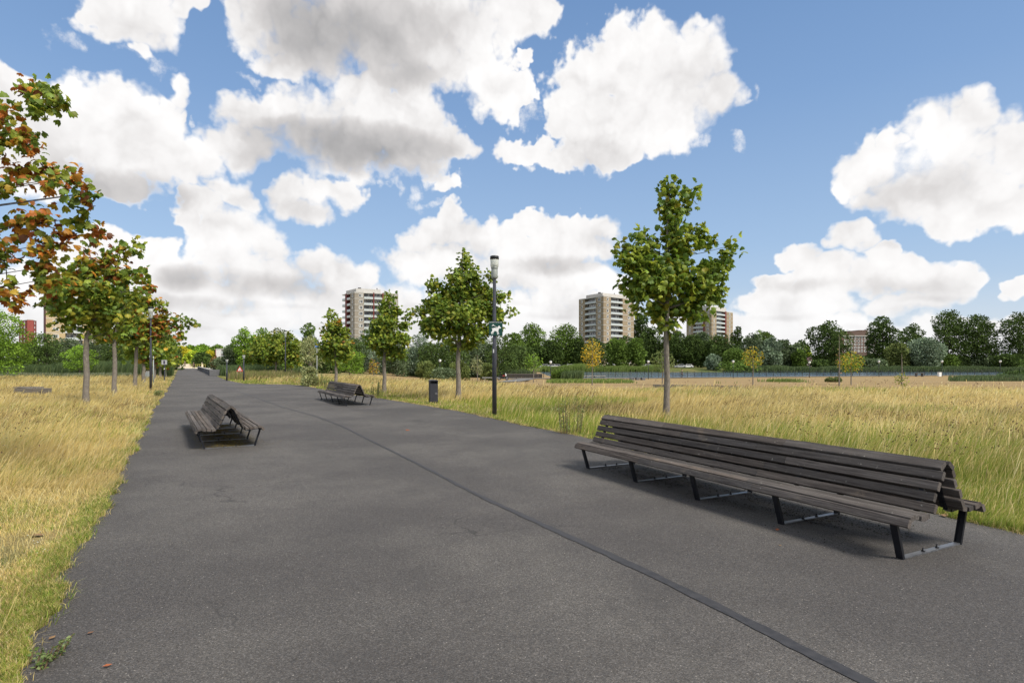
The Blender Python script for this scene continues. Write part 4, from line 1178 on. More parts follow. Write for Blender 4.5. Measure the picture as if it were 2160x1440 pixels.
# ---------------------------------------------------------------- other trees: crowns of many small leaf sprays around limbs
def bushy(name, label, px, top, hw, Y, pal, seedv, group=None, base_frac=0.10, n=3200, card=None, trunk=True, cat='tree', round_=0.55, gappy=0.0, low=None, trunk_r=None, z0=None, nl=None, hang=0.0, squash=1.0, cd=1.0):
    rng = np.random.default_rng(seedv)
    p = at(px, Y)
    if z0 is not None: p.z = z0
    H = zat(top, Y) - p.z
    hwm = hw / F * Y
    root = empty(name, tuple(p), 0, label, cat, group)
    zb = H * base_frac
    # main lobes
    nl = nl or int(11 + 10 * gappy + H * 0.35)
    Ls = []
    for i in range(nl):
        t = (i + rng.uniform(0.2, 0.8)) / nl
        prof = math.sqrt(max(0.05, 1 - ((t - 0.42) / 0.66) ** 2))
        a = i * 2.4 + rng.uniform(-.5, .5); rr = rng.uniform(0.35, 0.78) * hwm * prof
        z = zb + (H - zb) * (0.06 + 0.86 * t)
        s = hwm * rng.uniform(0.38, 0.60) * (0.5 + 0.5 * prof)
        if t > 0.85: rr *= 0.6; s *= 0.85
        zr = min(s * rng.uniform(0.7, 1.05) * squash, (H - z) if t > .6 else s * 1.2)
        Ls.append((rr * math.cos(a), rr * math.sin(a), z, s, max(zr, s * 0.45)))
    Ls = np.array(Ls)
    if trunk:
        tr = trunk_r or H * 0.016
        tb = MB(); tb.tube([(0, 0, -0.3), (rng.normal() * .1, 0, H * 0.3), (rng.normal() * .2, 0, H * 0.72)], [tr * 1.3, tr, tr * 0.35], 7, wob=.08)
        for l in Ls[::2]:
            tb.tube([(0, 0, max(zb, l[2] * 0.45)), (l[0] * .5, l[1] * .5, l[2] * 0.72), (l[0], l[1], l[2])], [tr * .5, tr * .32, tr * .12], 5, cap=False)
        tb.build('trunk', BARKD if H > 6 else BARK, root)
    w = Ls[:, 3] ** 2; pick_ = rng.choice(nl, n, p=w / w.sum())
    d = unit(rng.normal(size=(n, 3)))
    rr = rng.uniform(0.35 if gappy < .5 else .2, 1.0, n) ** 0.6
    # sprays bunch together inside each lobe
    nb = 7
    bd = unit(rng.normal(size=(nl, nb, 3)))
    bi = rng.integers(0, nb, n)
    d = unit(d + bd[pick_, bi] * (0.9 + gappy))
    L = Ls[pick_]
    P = np.stack([L[:, 0] + d[:, 0] * rr * L[:, 3], L[:, 1] + d[:, 1] * rr * L[:, 3], L[:, 2] + d[:, 2] * rr * L[:, 4]], 1)
    P[:, 2] = np.maximum(P[:, 2], 0.05)
    card = card or max(0.10, Y * 0.0026) * cd
    SZ = card * rng.uniform(0.6, 1.4, n)
    dr = d + rng.normal(size=(n, 3)) * 0.7; dr[:, 2] -= hang
    pc = np.array(PAL[pal])
    lobe_tone = rng.uniform(0.75, 1.25, nl); bunch = rng.uniform(0.8, 1.2, (nl, nb))
    C = pc[rng.integers(0, len(pc), n)] * (lobe_tone[pick_] * bunch[pick_, bi])[:, None] * rng.uniform(0.8, 1.2, (n, 1))
    leaf_mesh('crown', P, dr, SZ, C, KITE, LEAFF, root, rng, flat=0.6)
    return root
TREES = [
 # name, px, top, hw, Y, palette, options, label
 ('locust_tree', -12, 650, 74, 50, 'bright', dict(n=6500, base_frac=.12, squash=.55, card=.16, gappy=.3), 'feathery bright green tree at the left border below the orange leaves'),
 ('tree', -60, 640, 70, 62, 'mid', dict(n=3000), 'green tree cut off by the left border behind the feathery tree'),
 ('tree', 98, 703, 36, 88, 'dark', {}, 'dark bushy tree left of the beige tower base'),
 ('tree', 140, 712, 36, 96, 'silverdark', {}, 'grey-green tree in front of the beige tower base'),
 ('locust_tree', 168, 727, 34, 66, 'bright', dict(n=2600, squash=.55, card=.15, base_frac=.2), 'small bright feathery tree standing just before the reeds on the left'),
 ('tree', 205, 700, 40, 100, 'silverdark', {}, 'grey-green tree behind the nearest left-row trunk'),
 ('tree', 250, 712, 38, 98, 'dark', {}, 'dark tree behind the second left-row trunk'),
 ('tree', 292, 705, 36, 104, 'dark', {}, 'dark tree behind the third left-row trunk'),
 ('tree', 330, 700, 34, 112, 'mid', {}, 'green tree behind the dark lamp post on the left'),
 ('tree', 362, 730, 24, 130, 'dark', dict(base_frac=.02), 'dark tree overhanging the left side of the path end'),
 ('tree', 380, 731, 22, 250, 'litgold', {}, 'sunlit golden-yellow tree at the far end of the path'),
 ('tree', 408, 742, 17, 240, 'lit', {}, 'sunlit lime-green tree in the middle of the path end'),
 ('tree', 402, 729, 17, 330, 'bright', {}, 'far green tree behind the lime-green one'),
 ('tree', 427, 726, 20, 330, 'bright', {}, 'far rounded green tree above the dark round one'),
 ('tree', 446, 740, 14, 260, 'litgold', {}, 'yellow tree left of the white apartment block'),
 ('tree', 458, 728, 16, 360, 'mid', {}, 'green treetop behind the white apartment block'),
 ('tree', 427, 744, 19, 180, 'dark', dict(base_frac=.05), 'dark round tree right of the path end'),
 ('shrub', 455, 752, 9, 170, 'rust', dict(n=900, cat='shrub', base_frac=.02), 'rust-brown shrub below the white apartment block'),
 ('shrub', 470, 757, 28, 135, 'silverdark', dict(n=1800, cat='shrub', base_frac=.0), 'grey-green shrub behind the bridge wall'),
 ('tree', 487, 726, 20, 125, 'silverdark', {}, 'dark grey-green tree right of the white apartment block'),
 ('tree', 516, 686, 24, 120, 'bright', dict(gappy=.5), 'bright airy tree rising left of the right-hand group'),
 ('tree', 552, 688, 26, 122, 'bright', dict(gappy=.3), 'bright green treetop above the right-hand group'),
 ('tree', 592, 692, 32, 112, 'olive', {}, 'olive tree behind the distant pole lamp'),
 ('tree', 651, 676, 20, 140, 'mid', {}, 'round treetop left of the nearest left tower tree'),
 ('willow_tree', 655, 706, 26, 62, 'pale', dict(n=1500, gappy=.8, trunk_r=.13, base_frac=.3), 'sparse pale tree left of the blue sign pole'),
 ('tree', 640, 722, 26, 90, 'dark', {}, 'dark tree behind the sparse pale one'),
 ('tree', 688, 735, 36, 92, 'dark', dict(base_frac=.0), 'dark mass of a tree behind the blue sign pole'),
 ('locust_tree', 738, 734, 34, 68, 'bright', dict(n=2600, squash=.55, card=.15, base_frac=.2), 'small bright feathery tree right of the farther bench'),
 ('tree', 742, 712, 34, 105, 'dark', dict(base_frac=.0), 'dark tree at the foot of the left tower'),
 ('poplar_tree', 780, 688, 34, 112, 'silver', dict(base_frac=.03), 'silver-leaved tree covering the foot of the left tower'),
 ('poplar_tree', 838, 716, 34, 112, 'silverdark', dict(base_frac=.0), 'dark silvery tree behind the third right-row tree'),
 ('tree', 884, 700, 28, 118, 'silver', dict(base_frac=.05), 'silvery tree just right of the third right-row tree'),
 ('tree', 908, 720, 34, 112, 'dark', dict(base_frac=.0), 'dark tree behind the litter bin'),
 ('tree', 950, 712, 44, 116, 'dark', dict(base_frac=.0), 'wide dark tree behind the broad chestnut'),
 ('tree', 1005, 704, 38, 118, 'silverdark', dict(base_frac=.0), 'dark silvery tree left of the dog sign'),
 ('tree', 1050, 706, 40, 116, 'dark', dict(base_frac=.0), 'dark silvery-edged tree right of the dog sign'),
 ('tree', 1086, 700, 26, 170, 'mid', {}, 'green treetop second to the right of the dog sign'),
 ('tree', 1122, 681, 32, 232, 'mid', dict(gappy=.2), 'tall round tree midway between dog sign and right tower'),
 ('tree', 1096, 728, 30, 215, 'dark', dict(base_frac=.02), 'dark lower tree behind the parked cars'),
 ('tree', 1190, 683, 38, 228, 'mid', dict(gappy=.5, base_frac=.12), 'tall tree with visible limbs touching the left edge of the right tower'),
 ('tree', 1158, 718, 30, 224, 'dark', dict(base_frac=.1), 'dark tree shading the middle of the car row'),
 ('tree', 1216, 712, 22, 226, 'dark', dict(base_frac=.12), 'dark tree at the lower left corner of the right tower'),
 ('tree', 1300, 713, 26, 222, 'mid', dict(base_frac=.14), 'green tree in front of the middle of the right tower'),
 ('tree', 1343, 712, 20, 222, 'mid', dict(base_frac=.14), 'green tree in front of the right corner of the right tower'),
 ('poplar_tree', 1352, 655, 24, 330, 'dark', {}, 'tall dark tree rising between the right tower and the bench tree'),
 ('tree', 1376, 690, 28, 245, 'dark', dict(base_frac=.05), 'dark tree just left of the bench tree trunk'),
 ('tree', 1425, 697, 30, 236, 'dark', dict(base_frac=.1), 'dark tree just right of the bench tree trunk'),
 ('tree', 1462, 706, 30, 232, 'dark', dict(base_frac=.1), 'dark tree at the left foot of the small tower'),
 ('willow_tree', 1478, 698, 24, 260, 'silverdark', {}, 'grey-green treetop before the small tower'),
 ('tree', 1518, 702, 32, 228, 'dark', dict(base_frac=.04), 'broad dark tree before the right corner of the small tower'),
 ('willow_tree', 1505, 748, 16, 196, 'silver', dict(n=2000, base_frac=.0), 'small silver willow on the far bank'),
 ('tree', 1548, 736, 28, 205, 'mid', dict(base_frac=.0), 'low green tree by the water right of the silver willow'),
 ('poplar_tree', 1556, 687, 12, 330, 'dark', dict(n=1500), 'pointed dark treetop immediately right of the small tower'),
 ('willow_tree', 1590, 703, 26, 214, 'silverdark', dict(base_frac=.0), 'grey-green willow right of the small tower'),
 ('willow_tree', 1622, 712, 26, 210, 'silver', dict(base_frac=.0), 'silver willow behind the yellow-green sapling'),
 ('tree', 1608, 697, 26, 330, 'mid', {}, 'rounded treetop above the silver willow'),
 ('tree', 1650, 716, 24, 212, 'silverdark', dict(base_frac=.0), 'grey-green tree where the left wood ends'),
 ('tree', 1676, 726, 18, 212, 'silverdark', dict(base_frac=.0), 'last grey-green tree before the gap with the pink house'),
 ('tree', 1688, 738, 14, 206, 'mid', dict(base_frac=.0, n=1800), 'low green tree at the water beside the gap'),
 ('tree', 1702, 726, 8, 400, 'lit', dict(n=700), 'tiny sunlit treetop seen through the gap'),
 ('tree', 1748, 676, 40, 214, 'dark', dict(base_frac=.0, n=4500), 'big dark egg-shaped tree left of the brown brick block'),
 ('tree', 1862, 666, 32, 218, 'dark', dict(base_frac=.03, gappy=.4, n=4200), 'tall lumpy dark tree right of the brown brick block'),
 ('tree', 1926, 678, 28, 226, 'dark', dict(base_frac=.0), 'dark tree between the lumpy one and the spreading pair'),
 ('willow_tree', 1892, 724, 24, 208, 'olive', dict(base_frac=.0), 'light olive tree next to the silver dome-shaped willow'),
 ('willow_tree', 1950, 712, 36, 206, 'silver', dict(base_frac=.0, n=4200), 'silver dome-shaped willow on the far bank'),
 ('tree', 2000, 655, 38, 226, 'dark', dict(gappy=.9, n=3800, base_frac=.14), 'left one of the spreading pair of tall open trees'),
 ('tree', 2062, 662, 44, 226, 'dark', dict(gappy=.8, n=4600, base_frac=.10), 'right one of the spreading pair of tall open trees'),
 ('shrub', 1995, 748, 24, 214, 'mid', dict(base_frac=.0, cat='shrub', n=1800), 'low green thicket under the spreading trees'),
 ('tree', 2150, 658, 38, 222, 'dark', dict(gappy=.9, n=3600, base_frac=.12), 'open dark tree cut off by the right border'),
 ('shrub', 2130, 748, 30, 216, 'dark', dict(base_frac=.0, cat='shrub', n=1800), 'dark thicket at the right border'),
 ('shrub', 2085, 752, 34, 224, 'silverdark', dict(base_frac=.0, cat='shrub', n=1800), 'grey-green thicket between the two open trees on the right'),
 ('shrub', 1728, 760, 20, 200, 'dark', dict(base_frac=.0, cat='shrub', n=1200), 'low dark shrub by the water under the egg-shaped tree'),
 ('shrub', 1790, 762, 26, 200, 'mid', dict(base_frac=.0, cat='shrub', n=1200), 'low green shrub below the brown brick block'),
 ('shrub', 1840, 758, 26, 204, 'silverdark', dict(base_frac=.0, cat='shrub', n=1200), 'low grey-green shrub by the water left of the lamp'),
 ('shrub', 1560, 768, 40, 190, 'mid', dict(base_frac=.0, cat='shrub', n=1800), 'long low shrub on the far bank under the willows'),
 ('shrub', 900, 762, 20, 96, 'olive', dict(base_frac=.0, cat='shrub', n=2600, hang=-1.5), 'round olive bush right of the litter bin'),
 ('shrub', 968, 761, 22, 98, 'olive', dict(base_frac=.0, cat='shrub', n=2600, hang=-1.5), 'round olive bush behind the broad chestnut trunk'),
 ('shrub', 1030, 766, 18, 96, 'olive', dict(base_frac=.0, cat='shrub', n=2200, hang=-1.5), 'round olive bush behind the dog sign post'),
 ('shrub', 935, 776, 26, 90, 'silverdark', dict(base_frac=.0, cat='shrub', n=1800), 'low dull bush between the two round ones'),
 ('shrub', 1184, 782, 24, 104, 'mid', dict(base_frac=.0, cat='shrub', n=2400, hang=-1.2), 'low green bush at the near shore below the car row'),
 ('shrub', 652, 774, 20, 41, 'pale', dict(base_frac=.0, cat='shrub', n=1600, hang=-1.6, card=.13), 'tall weedy bush at the bend of the path edge'),
 ('shrub', 1758, 801, 15, 52, 'olive', dict(base_frac=.0, cat='shrub', n=1400, hang=-1.2), 'straw-green bush at the foot of the bare stem'),
 ('shrub', 2140, 786, 30, 96, 'dark', dict(base_frac=.0, cat='shrub', n=1600), 'low dark bush on the near shore at the right border'),
]
for k, (nm, px, top, hw, Y, pal, opt, lab) in enumerate(TREES):
    opt = dict(opt)
    if 'n' not in opt: opt['n'] = 3000
    opt['n'] = int(opt['n'] * (1.9 if Y > 150 else 1.5)); opt.setdefault('cd', 1.12 if Y > 150 else 1.0)
    bushy(nm, lab, px, top, hw, Y, pal, 100 + k, **opt)
# far dark belt of woodland that closes the view behind the single trees
def belt(name, px0, px1, Y0, Y1, top0, top1, n, pal, seedv, card):
    rng = np.random.default_rng(seedv)
    y = rng.uniform(Y0, Y1, n); px = rng.uniform(px0, px1, n); x = (px - 1080) / F * y
    topz = zat(top0 + (top1 - top0) * fbm(px, px * 0, 0.03, 5.0, 3), y)
    g0 = ground_z(x, y)
    z = g0 + (topz - g0) * rng.uniform(0, 1, n) ** 0.8
    C = np.array(PAL[pal])[rng.integers(0, 3, n)] * rng.uniform(0.6, 1.1, (n, 1))
    d = rng.normal(size=(n, 3))
    return tag(leaf_mesh(name, np.stack([x, y, z], 1), d, card * rng.uniform(.6, 1.4, n), C, KITE, LEAFF, None, rng), kind='stuff')
belt('woods', -120, 360, 118, 130, 745, 715, 16000, 'dark', 1, .55)
belt('woods', 480, 720, 126, 140, 745, 722, 9000, 'dark', 2, .6)
belt('woods', 640, 1110, 128, 142, 745, 715, 16000, 'dark', 3, .6)
belt('woods', 1060, 1700, 250, 275, 745, 700, 20000, 'dark', 4, 1.0)
belt('woods', 1715, 2220, 250, 275, 770, 735, 12000, 'dark', 5, 1.0)
belt('woods', 1880, 2400, 420, 470, 762, 745, 6000, 'silverdark', 6, 2.0)
belt('woods', 380, 480, 420, 470, 760, 728, 5000, 'mid', 7, 2.0)

# saplings scattered over the field
def sapling(label, px, base, top, ctop, cbot, hw, pal, seedv, n=420, grp='young staked trees in the field'):
    rng = np.random.default_rng(seedv)
    p = G(px, base); Y = p.y
    root = empty('sapling', tuple(p), 0, label, 'young tree', grp)
    H = zat(top, Y) - p.z; z0 = zat(cbot, Y) - p.z; z1 = zat(ctop, Y) - p.z; r = hw / F * Y
    tb = MB(); tb.tube([(0, 0, -.1), (.02, 0, H * .5), (0.0, 0, H)], [.045, .035, .01], 7, wob=.1)
    P = []; 
    for k in range(14):
        a = rng.uniform(0, 6.28); t = rng.random(); zz = z0 + (z1 - z0) * t; e = r * rng.uniform(.5, 1) * math.sin(math.pi * min(1, .25 + .7 * t))
        tb.tube([(0, 0, min(zz * .85 + .1, H)), (math.cos(a) * e, math.sin(a) * e, zz)], [.012, .004], 4, cap=False)
    tb.build('trunk', BARK, root)
    d = unit(rng.normal(size=(n, 3))); rr = rng.random(n) ** .45
    t = (d[:, 2] * rr + 1) / 2
    P = np.stack([d[:, 0] * rr * r, d[:, 1] * rr * r, z0 + (z1 - z0) * t], 1)
    pc = np.array(PAL[pal]) if isinstance(pal, str) else np.array(pal)
    C = pc[rng.integers(0, len(pc), n)] * rng.uniform(.75, 1.25, (n, 1))
    leaf_mesh('crown', P, d + rng.normal(size=(n, 3)), np.full(n, .0030 * Y) * rng.uniform(.7, 1.3, n), C, KITE, LEAF, root, rng, .8)
sapling('golden-yellow young tree in front of the right tower', 1249, 812, 716, 714, 778, 24, 'gold', 301, 620)
sapling('yellow-green young tree left of the bare stem', 1588, 815, 732, 731, 776, 22, PAL['gold'] + PAL['yellowing'], 302, 420)
sapling('yellow-green round young tree right of the bare stem', 1795, 812, 742, 742, 786, 27, PAL['gold'] + PAL['yellowing'] + PAL['bright'], 303, 720)
sapling('light green young tree half hidden by the bench tree trunk', 1397, 812, 737, 737, 787, 26, [(0.16, 0.22, 0.06), (0.22, 0.27, 0.08)], 304, 600)
sapling('lime-green young tree right of the dog sign', 1125, 806, 744, 745, 784, 20, 'bright', 305, 420)
sapling('pale thin young tree left of the dog sign post', 1007, 805, 748, 750, 792, 13, 'pale', 306, 260)
sapling('small orange-yellow young tree left of the third right-row trunk', 788, 800, 757, 757, 790, 12, PAL['gold'] + PAL['rust'], 307, 200)
sapling('bare stem with hardly a leaf, tallest of the field saplings', 1770, 822, 705, 730, 800, 4, 'rust', 308, 30)
sapling('stake-like stem with leaves only near the ground', 1902, 818, 745, 785, 815, 13, 'yellowing', 309, 160)

# ------------------------------------------------------------------ lamps, signs, bin
POST = plain('charcoal_paint', (0.055, 0.058, 0.075), 0.45, 0.2, 0.5, var=0.18, scale=5, dirt=0.25)
BLACKP = plain('black_plastic', (0.014, 0.016, 0.018), 0.5, var=0.3)
GREYM = plain('grey_housing', (0.27, 0.29, 0.27), 0.5, 0.1, var=0.1)
WHITEP = plain('white_enamel', (0.80, 0.80, 0.78), 0.45, var=0.04, dirt=0.1)
GREENP = plain('green_enamel', (0.006, 0.055, 0.042), 0.4, var=0.15)
REDP = plain('red_enamel', (0.55, 0.05, 0.03), 0.45, var=0.1)
BLUEP = plain('blue_enamel', (0.02, 0.16, 0.55), 0.4, var=0.1)
CONC = plain('concrete', (0.26, 0.255, 0.24), 0.9, var=0.15, scale=4, dirt=0.4, bump=0.3)
CONCD = plain('dark_concrete', (0.12, 0.12, 0.125), 0.9, var=0.2, scale=4, dirt=0.4, bump=0.3)
TIMBER = plain('grey_timber', (0.17, 0.15, 0.125), 0.85, var=0.3, scale=3, stretch=(1, 12, 12), bump=0.4)
def glass_mat(name, col, alpha_mix, rough=0.1):
    if name in MATS: return MATS[name]
    m, g, out = new_mat(name)
    b = g.node('ShaderNodeBsdfPrincipled'); b.inputs['Base Color'].default_value = (*col, 1); b.inputs['Roughness'].default_value = rough
    t = g.node('ShaderNodeBsdfTranslucent'); t.inputs[0].default_value = (*col, 1)
    tr = g.node('ShaderNodeBsdfTransparent'); tr.inputs[0].default_value = (0.95, 0.97, 0.95, 1)
    m1 = g.node('ShaderNodeMixShader'); m1.inputs[0].default_value = 0.45
    g.t.links.new(b.outputs[0], m1.inputs[1]); g.t.links.new(t.outputs[0], m1.inputs[2])
    m2 = g.node('ShaderNodeMixShader'); m2.inputs[0].default_value = alpha_mix
    g.t.links.new(m1.outputs[0], m2.inputs[1]); g.t.links.new(tr.outputs[0], m2.inputs[2])
    g.t.links.new(m2.outputs[0], out.inputs[0])
    MATS[name] = m; return m
DIFFUSER = glass_mat('lamp_diffuser', (0.86, 0.88, 0.82), 0.15)
def park_lamp(label, p, H, group, sticker=True):
    root = empty('street_lamp', tuple(p), 0, label, 'street lamp', group)
    b = MB(); b.lathe([(0.072, -0.15), (0.072, H * 0.42), (0.070, H * 0.43), (0.055, H * 0.45), (0.052, H * .86), (0.05, H * .863)], 20)
    b.build('pole', POST, root)
    if sticker:
        s = MB(); s.add([(0.0735 * math.cos(a), 0.0735 * math.sin(a), z) for z in (H * .395, H * .417) for a in (-2.3, -2.0, -1.7)], [(0, 1, 4, 3), (1, 2, 5, 4)]); s.build('sticker', WHITEP, root)
    c = MB(); c.lathe([(0.055, H * .855), (0.100, H * .862), (0.104, H * .87), (0.104, H * .910), (0.100, H * .912), (0.100, H * .918), (0.104, H * .92), (0.112, H * .922), (0.112, H * .930)], 24)
    c.build('collar', GREYM, root)
    d = MB(); d.lathe([(0.105, H * .930), (0.128, H * .934), (0.131, H * .95), (0.131, H * .974), (0.127, H * .978)], 24)
    d.build('lamp_glass', DIFFUSER, root)
    i = MB(); i.lathe([(0.055, H * .931), (0.055, H * .936), (0.028, H * .938), (0.028, H * .962), (0.01, H * .964)], 14)
    i.build('bulb', GREYM, root)
    k = MB(); k.lathe([(0.131, H * .9785), (0.140, H * .979), (0.141, H * .997), (0.125, H * 1.0)], 24)
    k.build('lamp_cap', BLACKP, root)
    return root
PL = 'tall charcoal lamp posts along the path'
pL = G0(1043, 877)
park_lamp('tall charcoal lamp post carrying the square green dog sign', (pL[0], pL[1], 0), zat(540, pL[1]), PL)
p2 = G0(318, 823); park_lamp('dark lamp post standing in the left tree row, its glass in front of leaves', (p2[0], p2[1], 0), zat(647, p2[1]), PL)
p3 = G0(602, 797); park_lamp('distant dark lamp post at the right bend of the path, among round green trees', (p3[0], p3[1], 0), zat(697, p3[1]), PL)
p4 = G0(514, 803); park_lamp('dark lamp post right behind the red triangle sign', (p4[0], p4[1], 0), zat(748, p4[1]) , PL)
p5 = G0(478.5, 803); park_lamp('short thin lamp post on the dry patch right of the bridge wall', (p5[0], p5[1], 0), zat(757, p5[1]), PL)

# dog sign
def dog_poly():
    O = [(510,580),(560,638),(640,610),(760,600),(830,600),(862,590),(880,530),(930,480),(980,500),(1000,558),(1060,590),(1040,635),(960,640),(922,662),(910,740),(890,800),(942,950),(945,975),(905,970),(862,838),(850,830),(872,970),(875,990),(840,985),(815,830),(780,800),(720,780),(700,770),(625,850),(602,900),(628,945),(590,950),(573,880),(542,892),(562,970),(525,972),(488,880),(500,840),(550,790),(560,700),(540,642)]
    return [[((x - 755) / 770, (635 - y) / 770) for x, y in O]]
sw = (1060.5 - 1032) / F * pL[1]; sh = (708 - 677.5) / F * pL[1]
sz = (zat(677.5, pL[1]) + zat(708, pL[1])) / 2
sroot = empty('dog_sign', (pL[0] + 0.045, pL[1] - 0.079, sz), 0, 'square green sign with a white leashed dog, fixed to the tall lamp post', 'sign')
b = MB(); b.box(-sw/2, sw/2, -0.006, 0.0, -sh/2, sh/2, bev=0.002); b.build('panel', GREENP, sroot)
fr = MB()
for (x0, x1, z0, z1) in ((-sw/2, sw/2, sh/2 - .016, sh/2), (-sw/2, sw/2, -sh/2, -sh/2 + .010), (-sw/2, -sw/2 + .010, -sh/2 + .011, sh/2 - .017), (sw/2 - .010, sw/2, -sh/2 + .011, sh/2 - .017)):
    fr.box(x0, x1, -0.012, -0.0065, z0, z1)
fr.build('frame', plain('dark_green_edge', (0.004, 0.028, 0.022), 0.4), sroot)
for poly in dog_poly():
    q3 = [Vector((x * sw, 0, z * sw)) for x, z in poly]
    tr = tessellate_polygon([[Vector((p.x, p.z, 0)) for p in q3]])
    d = MB()
    for t in tr:
        a, b_, c = [q3[i] for i in t]
        v = [(p.x, -0.0085, p.z) for p in (a, b_, c)]
        n_ = (Vector(v[1]) - Vector(v[0])).cross(Vector(v[2]) - Vector(v[0]))
        d.add(v, [(0, 1, 2)] if n_.y < 0 else [(0, 2, 1)])
    d.build('dog_emblem', WHITEP, sroot)
def sp_(x, y): return ((x - 755) / 770 * sw, -0.0095, (635 - y) / 770 * sw)
le = MB(); le.tube([sp_(862, 590), sp_(760, 545), sp_(650, 480)], .006, 5)
le.tube([sp_(650, 480), sp_(600, 440), sp_(560, 480), sp_(530, 530)], [.014, .018, .016, .006], 6); le.build('leash_emblem', WHITEP, sroot)
def text_mesh(name, body, size, mat, parent, loc, align='CENTER', fit=None):
    cu = bpy.data.curves.new(name, 'FONT'); cu.body = body; cu.size = size; cu.align_x = align; cu.align_y = 'CENTER'; cu.extrude = 0.0008
    tmp = bpy.data.objects.new(name + '_tmp', cu); COL.objects.link(tmp)
    dg = bpy.context.evaluated_depsgraph_get(); dg.update()
    me = bpy.data.meshes.new_from_object(tmp.evaluated_get(dg))
    bpy.data.objects.remove(tmp); bpy.data.curves.remove(cu)
    me.materials.clear(); me.materials.append(mat)
    o = link(name, me, parent); o.location = loc; o.rotation_euler = (math.radians(90), 0, 0)
    if fit:
        w = max(v.co.x for v in me.vertices) - min(v.co.x for v in me.vertices); o.scale = (fit / w, 1, 1)
    return o
text_mesh('lettering', 'HONDEN AAN DE LIJN', 0.042, WHITEP, sroot, (0, -0.0085, sh/2 - .038), fit=sw * .90)
st = MB(); 
for zz in (-sh*.3, sh*.3): st.lathe([(0.066, zz - .012), (0.066, zz + .012)], 18, M=Matrix.Translation((-0.045, 0.079, 0)))
st.build('clamp', GALV, sroot)

# litter bin
BINM = plain('bin_paint', (0.026, 0.027, 0.036), 0.5, var=.15, dirt=.2)
pb = G0(914, 850)
bw = (922.5 - 905.5) / F * pb[1] / 2; bh = zat(800.5, pb[1])
bin_ = empty('litter_bin', (pb[0], pb[1], 0), math.radians(18), 'tall narrow charcoal litter bin standing in the grass at the path edge', 'bin')
b = MB(); b.box(-bw, bw, -bw, bw, 0.05, bh * .80, bev=0.012); b.build('body', BINM, bin_)
f_ = MB(); f_.box(-bw*.85, bw*.85, -bw*.85, bw*.85, -0.02, 0.049); f_.build('plinth', BLACKP, bin_)
h_ = MB()
h_.box(-bw, -bw + .02, -bw, bw, bh*.802, bh*.955); h_.box(bw - .02, bw, -bw, bw, bh*.802, bh*.955); h_.box(-bw + .021, bw - .021, bw - .02, bw, bh*.802, bh*.955)
h_.box(-bw + .021, bw - .021, -bw, -bw + .02, bh*.802, bh*.835)
h_.build('hood', BINM, bin_)
t_ = MB(); t_.prism([(-bw - .012, bh*.956), (bw + .012, bh*.956), (bw + .012, bh*.975), (bw*.6, bh), (-bw*.6, bh), (-bw - .012, bh*.975)], -bw - .012, bw + .012); t_.build('lid', POST, bin_)
i_ = MB(); i_.box(-bw + .022, bw - .022, -bw + .03, bw - .022, bh*.803, bh*.81); i_.build('opening', BLACKP, bin_)
l_ = MB(); l_.box(bw*.25, bw*.85, -bw - .008, -bw - .001, bh*.38, bh*.46); l_.build('lock_plate', plain('bin_lock', (0.10, 0.10, 0.11), .4), bin_)
s_ = MB(); s_.box(-bw*.02, bw*.02, -bw - .004, -bw - .001, .06, bh*.79); s_.build('seam', BLACKP, bin_)

# pedestrian sign on a pale pole
pp = at(668.5, 50); zt = zat(721, 50)
r_ = empty('footpath_sign', tuple(pp), math.radians(8), 'small blue sign with white walking figure on a pale grey pole', 'sign')
b = MB(); b.tube([(0, 0, -.1), (0, 0, zt)], .038, 10); b.build('pole', plain('galvanised', (0.42, 0.45, 0.44), .45, .4), r_)
b = MB(); b.box(-.16, .16, -.052, -.044, zt - .44, zt - .03, bev=0.003); b.build('panel', BLUEP, r_)
b = MB(); b.box(-.03, .03, -.057, -.053, zt - .14, zt - .09); b.prism([(-.06, zt-.16), (.04, zt-.16), (.06, zt-.26), (.02, zt-.28), (.06, zt-.39), (.03, zt-.39), (-.01, zt-.29), (-.07, zt-.39), (-.10, zt-.38), (-.04, zt-.27)], -.057, -.053)
b.build('figure_emblem', WHITEP, r_)
# small square sign on the left verge
pp = at(347, 50); zt = zat(759, 50)
r_ = empty('square_sign', tuple(pp), 0, 'small pale square sign with dark emblem on a dark post, left verge', 'sign')
b = MB(); b.tube([(0, 0, -.1), (.03, 0, zt)], .045, 8); b.build('pole', POST, r_)
b = MB(); b.box(-.23, .25, -.058, -.048, zt - .40, zt, bev=.003); b.build('panel', plain('pale_plate', (.42, .43, .44), .5), r_)
b = MB(); b.box(-.06, .07, -.064, -.059, zt - .34, zt - .06); b.build('emblem', plain('dark_violet', (.03, .025, .08), .5), r_)
b = MB(); b.box(-.03, .06, -.056, -.05, zt - .80, zt - .72); b.build('sticker', WHITEP, r_)
# red triangle warning sign on two posts
pp = at(506, 58); z0 = zat(783.5, 58); z1 = zat(774, 58)
r_ = empty('warning_sign', tuple(pp), 0, 'red and white triangular sign on two thin grey posts', 'sign')
for sx in (-.26, .10):
    b = MB(); b.tube([(sx, 0, -.1), (sx, 0, z0 + .05)], .022, 7); b.build('post', MATS['galvanised'], r_)
b = MB(); b.prism([(-.34, z0), (.36, z0), (.0, z1 + .12)], -.03, -.02); b.build('panel', REDP, r_)
b = MB(); b.prism([(-.20, z0 + .08), (.20, z0 + .08), (.0, z1 - .02)], -.036, -.031); b.build('face', WHITEP, r_)
b = MB(); b.prism([(.0, z0 + .10), (.07, z0 + .10), (.05, z0 + .26), (.01, z0 + .30)], -.041, -.037); b.build('emblem', BLACKP, r_)
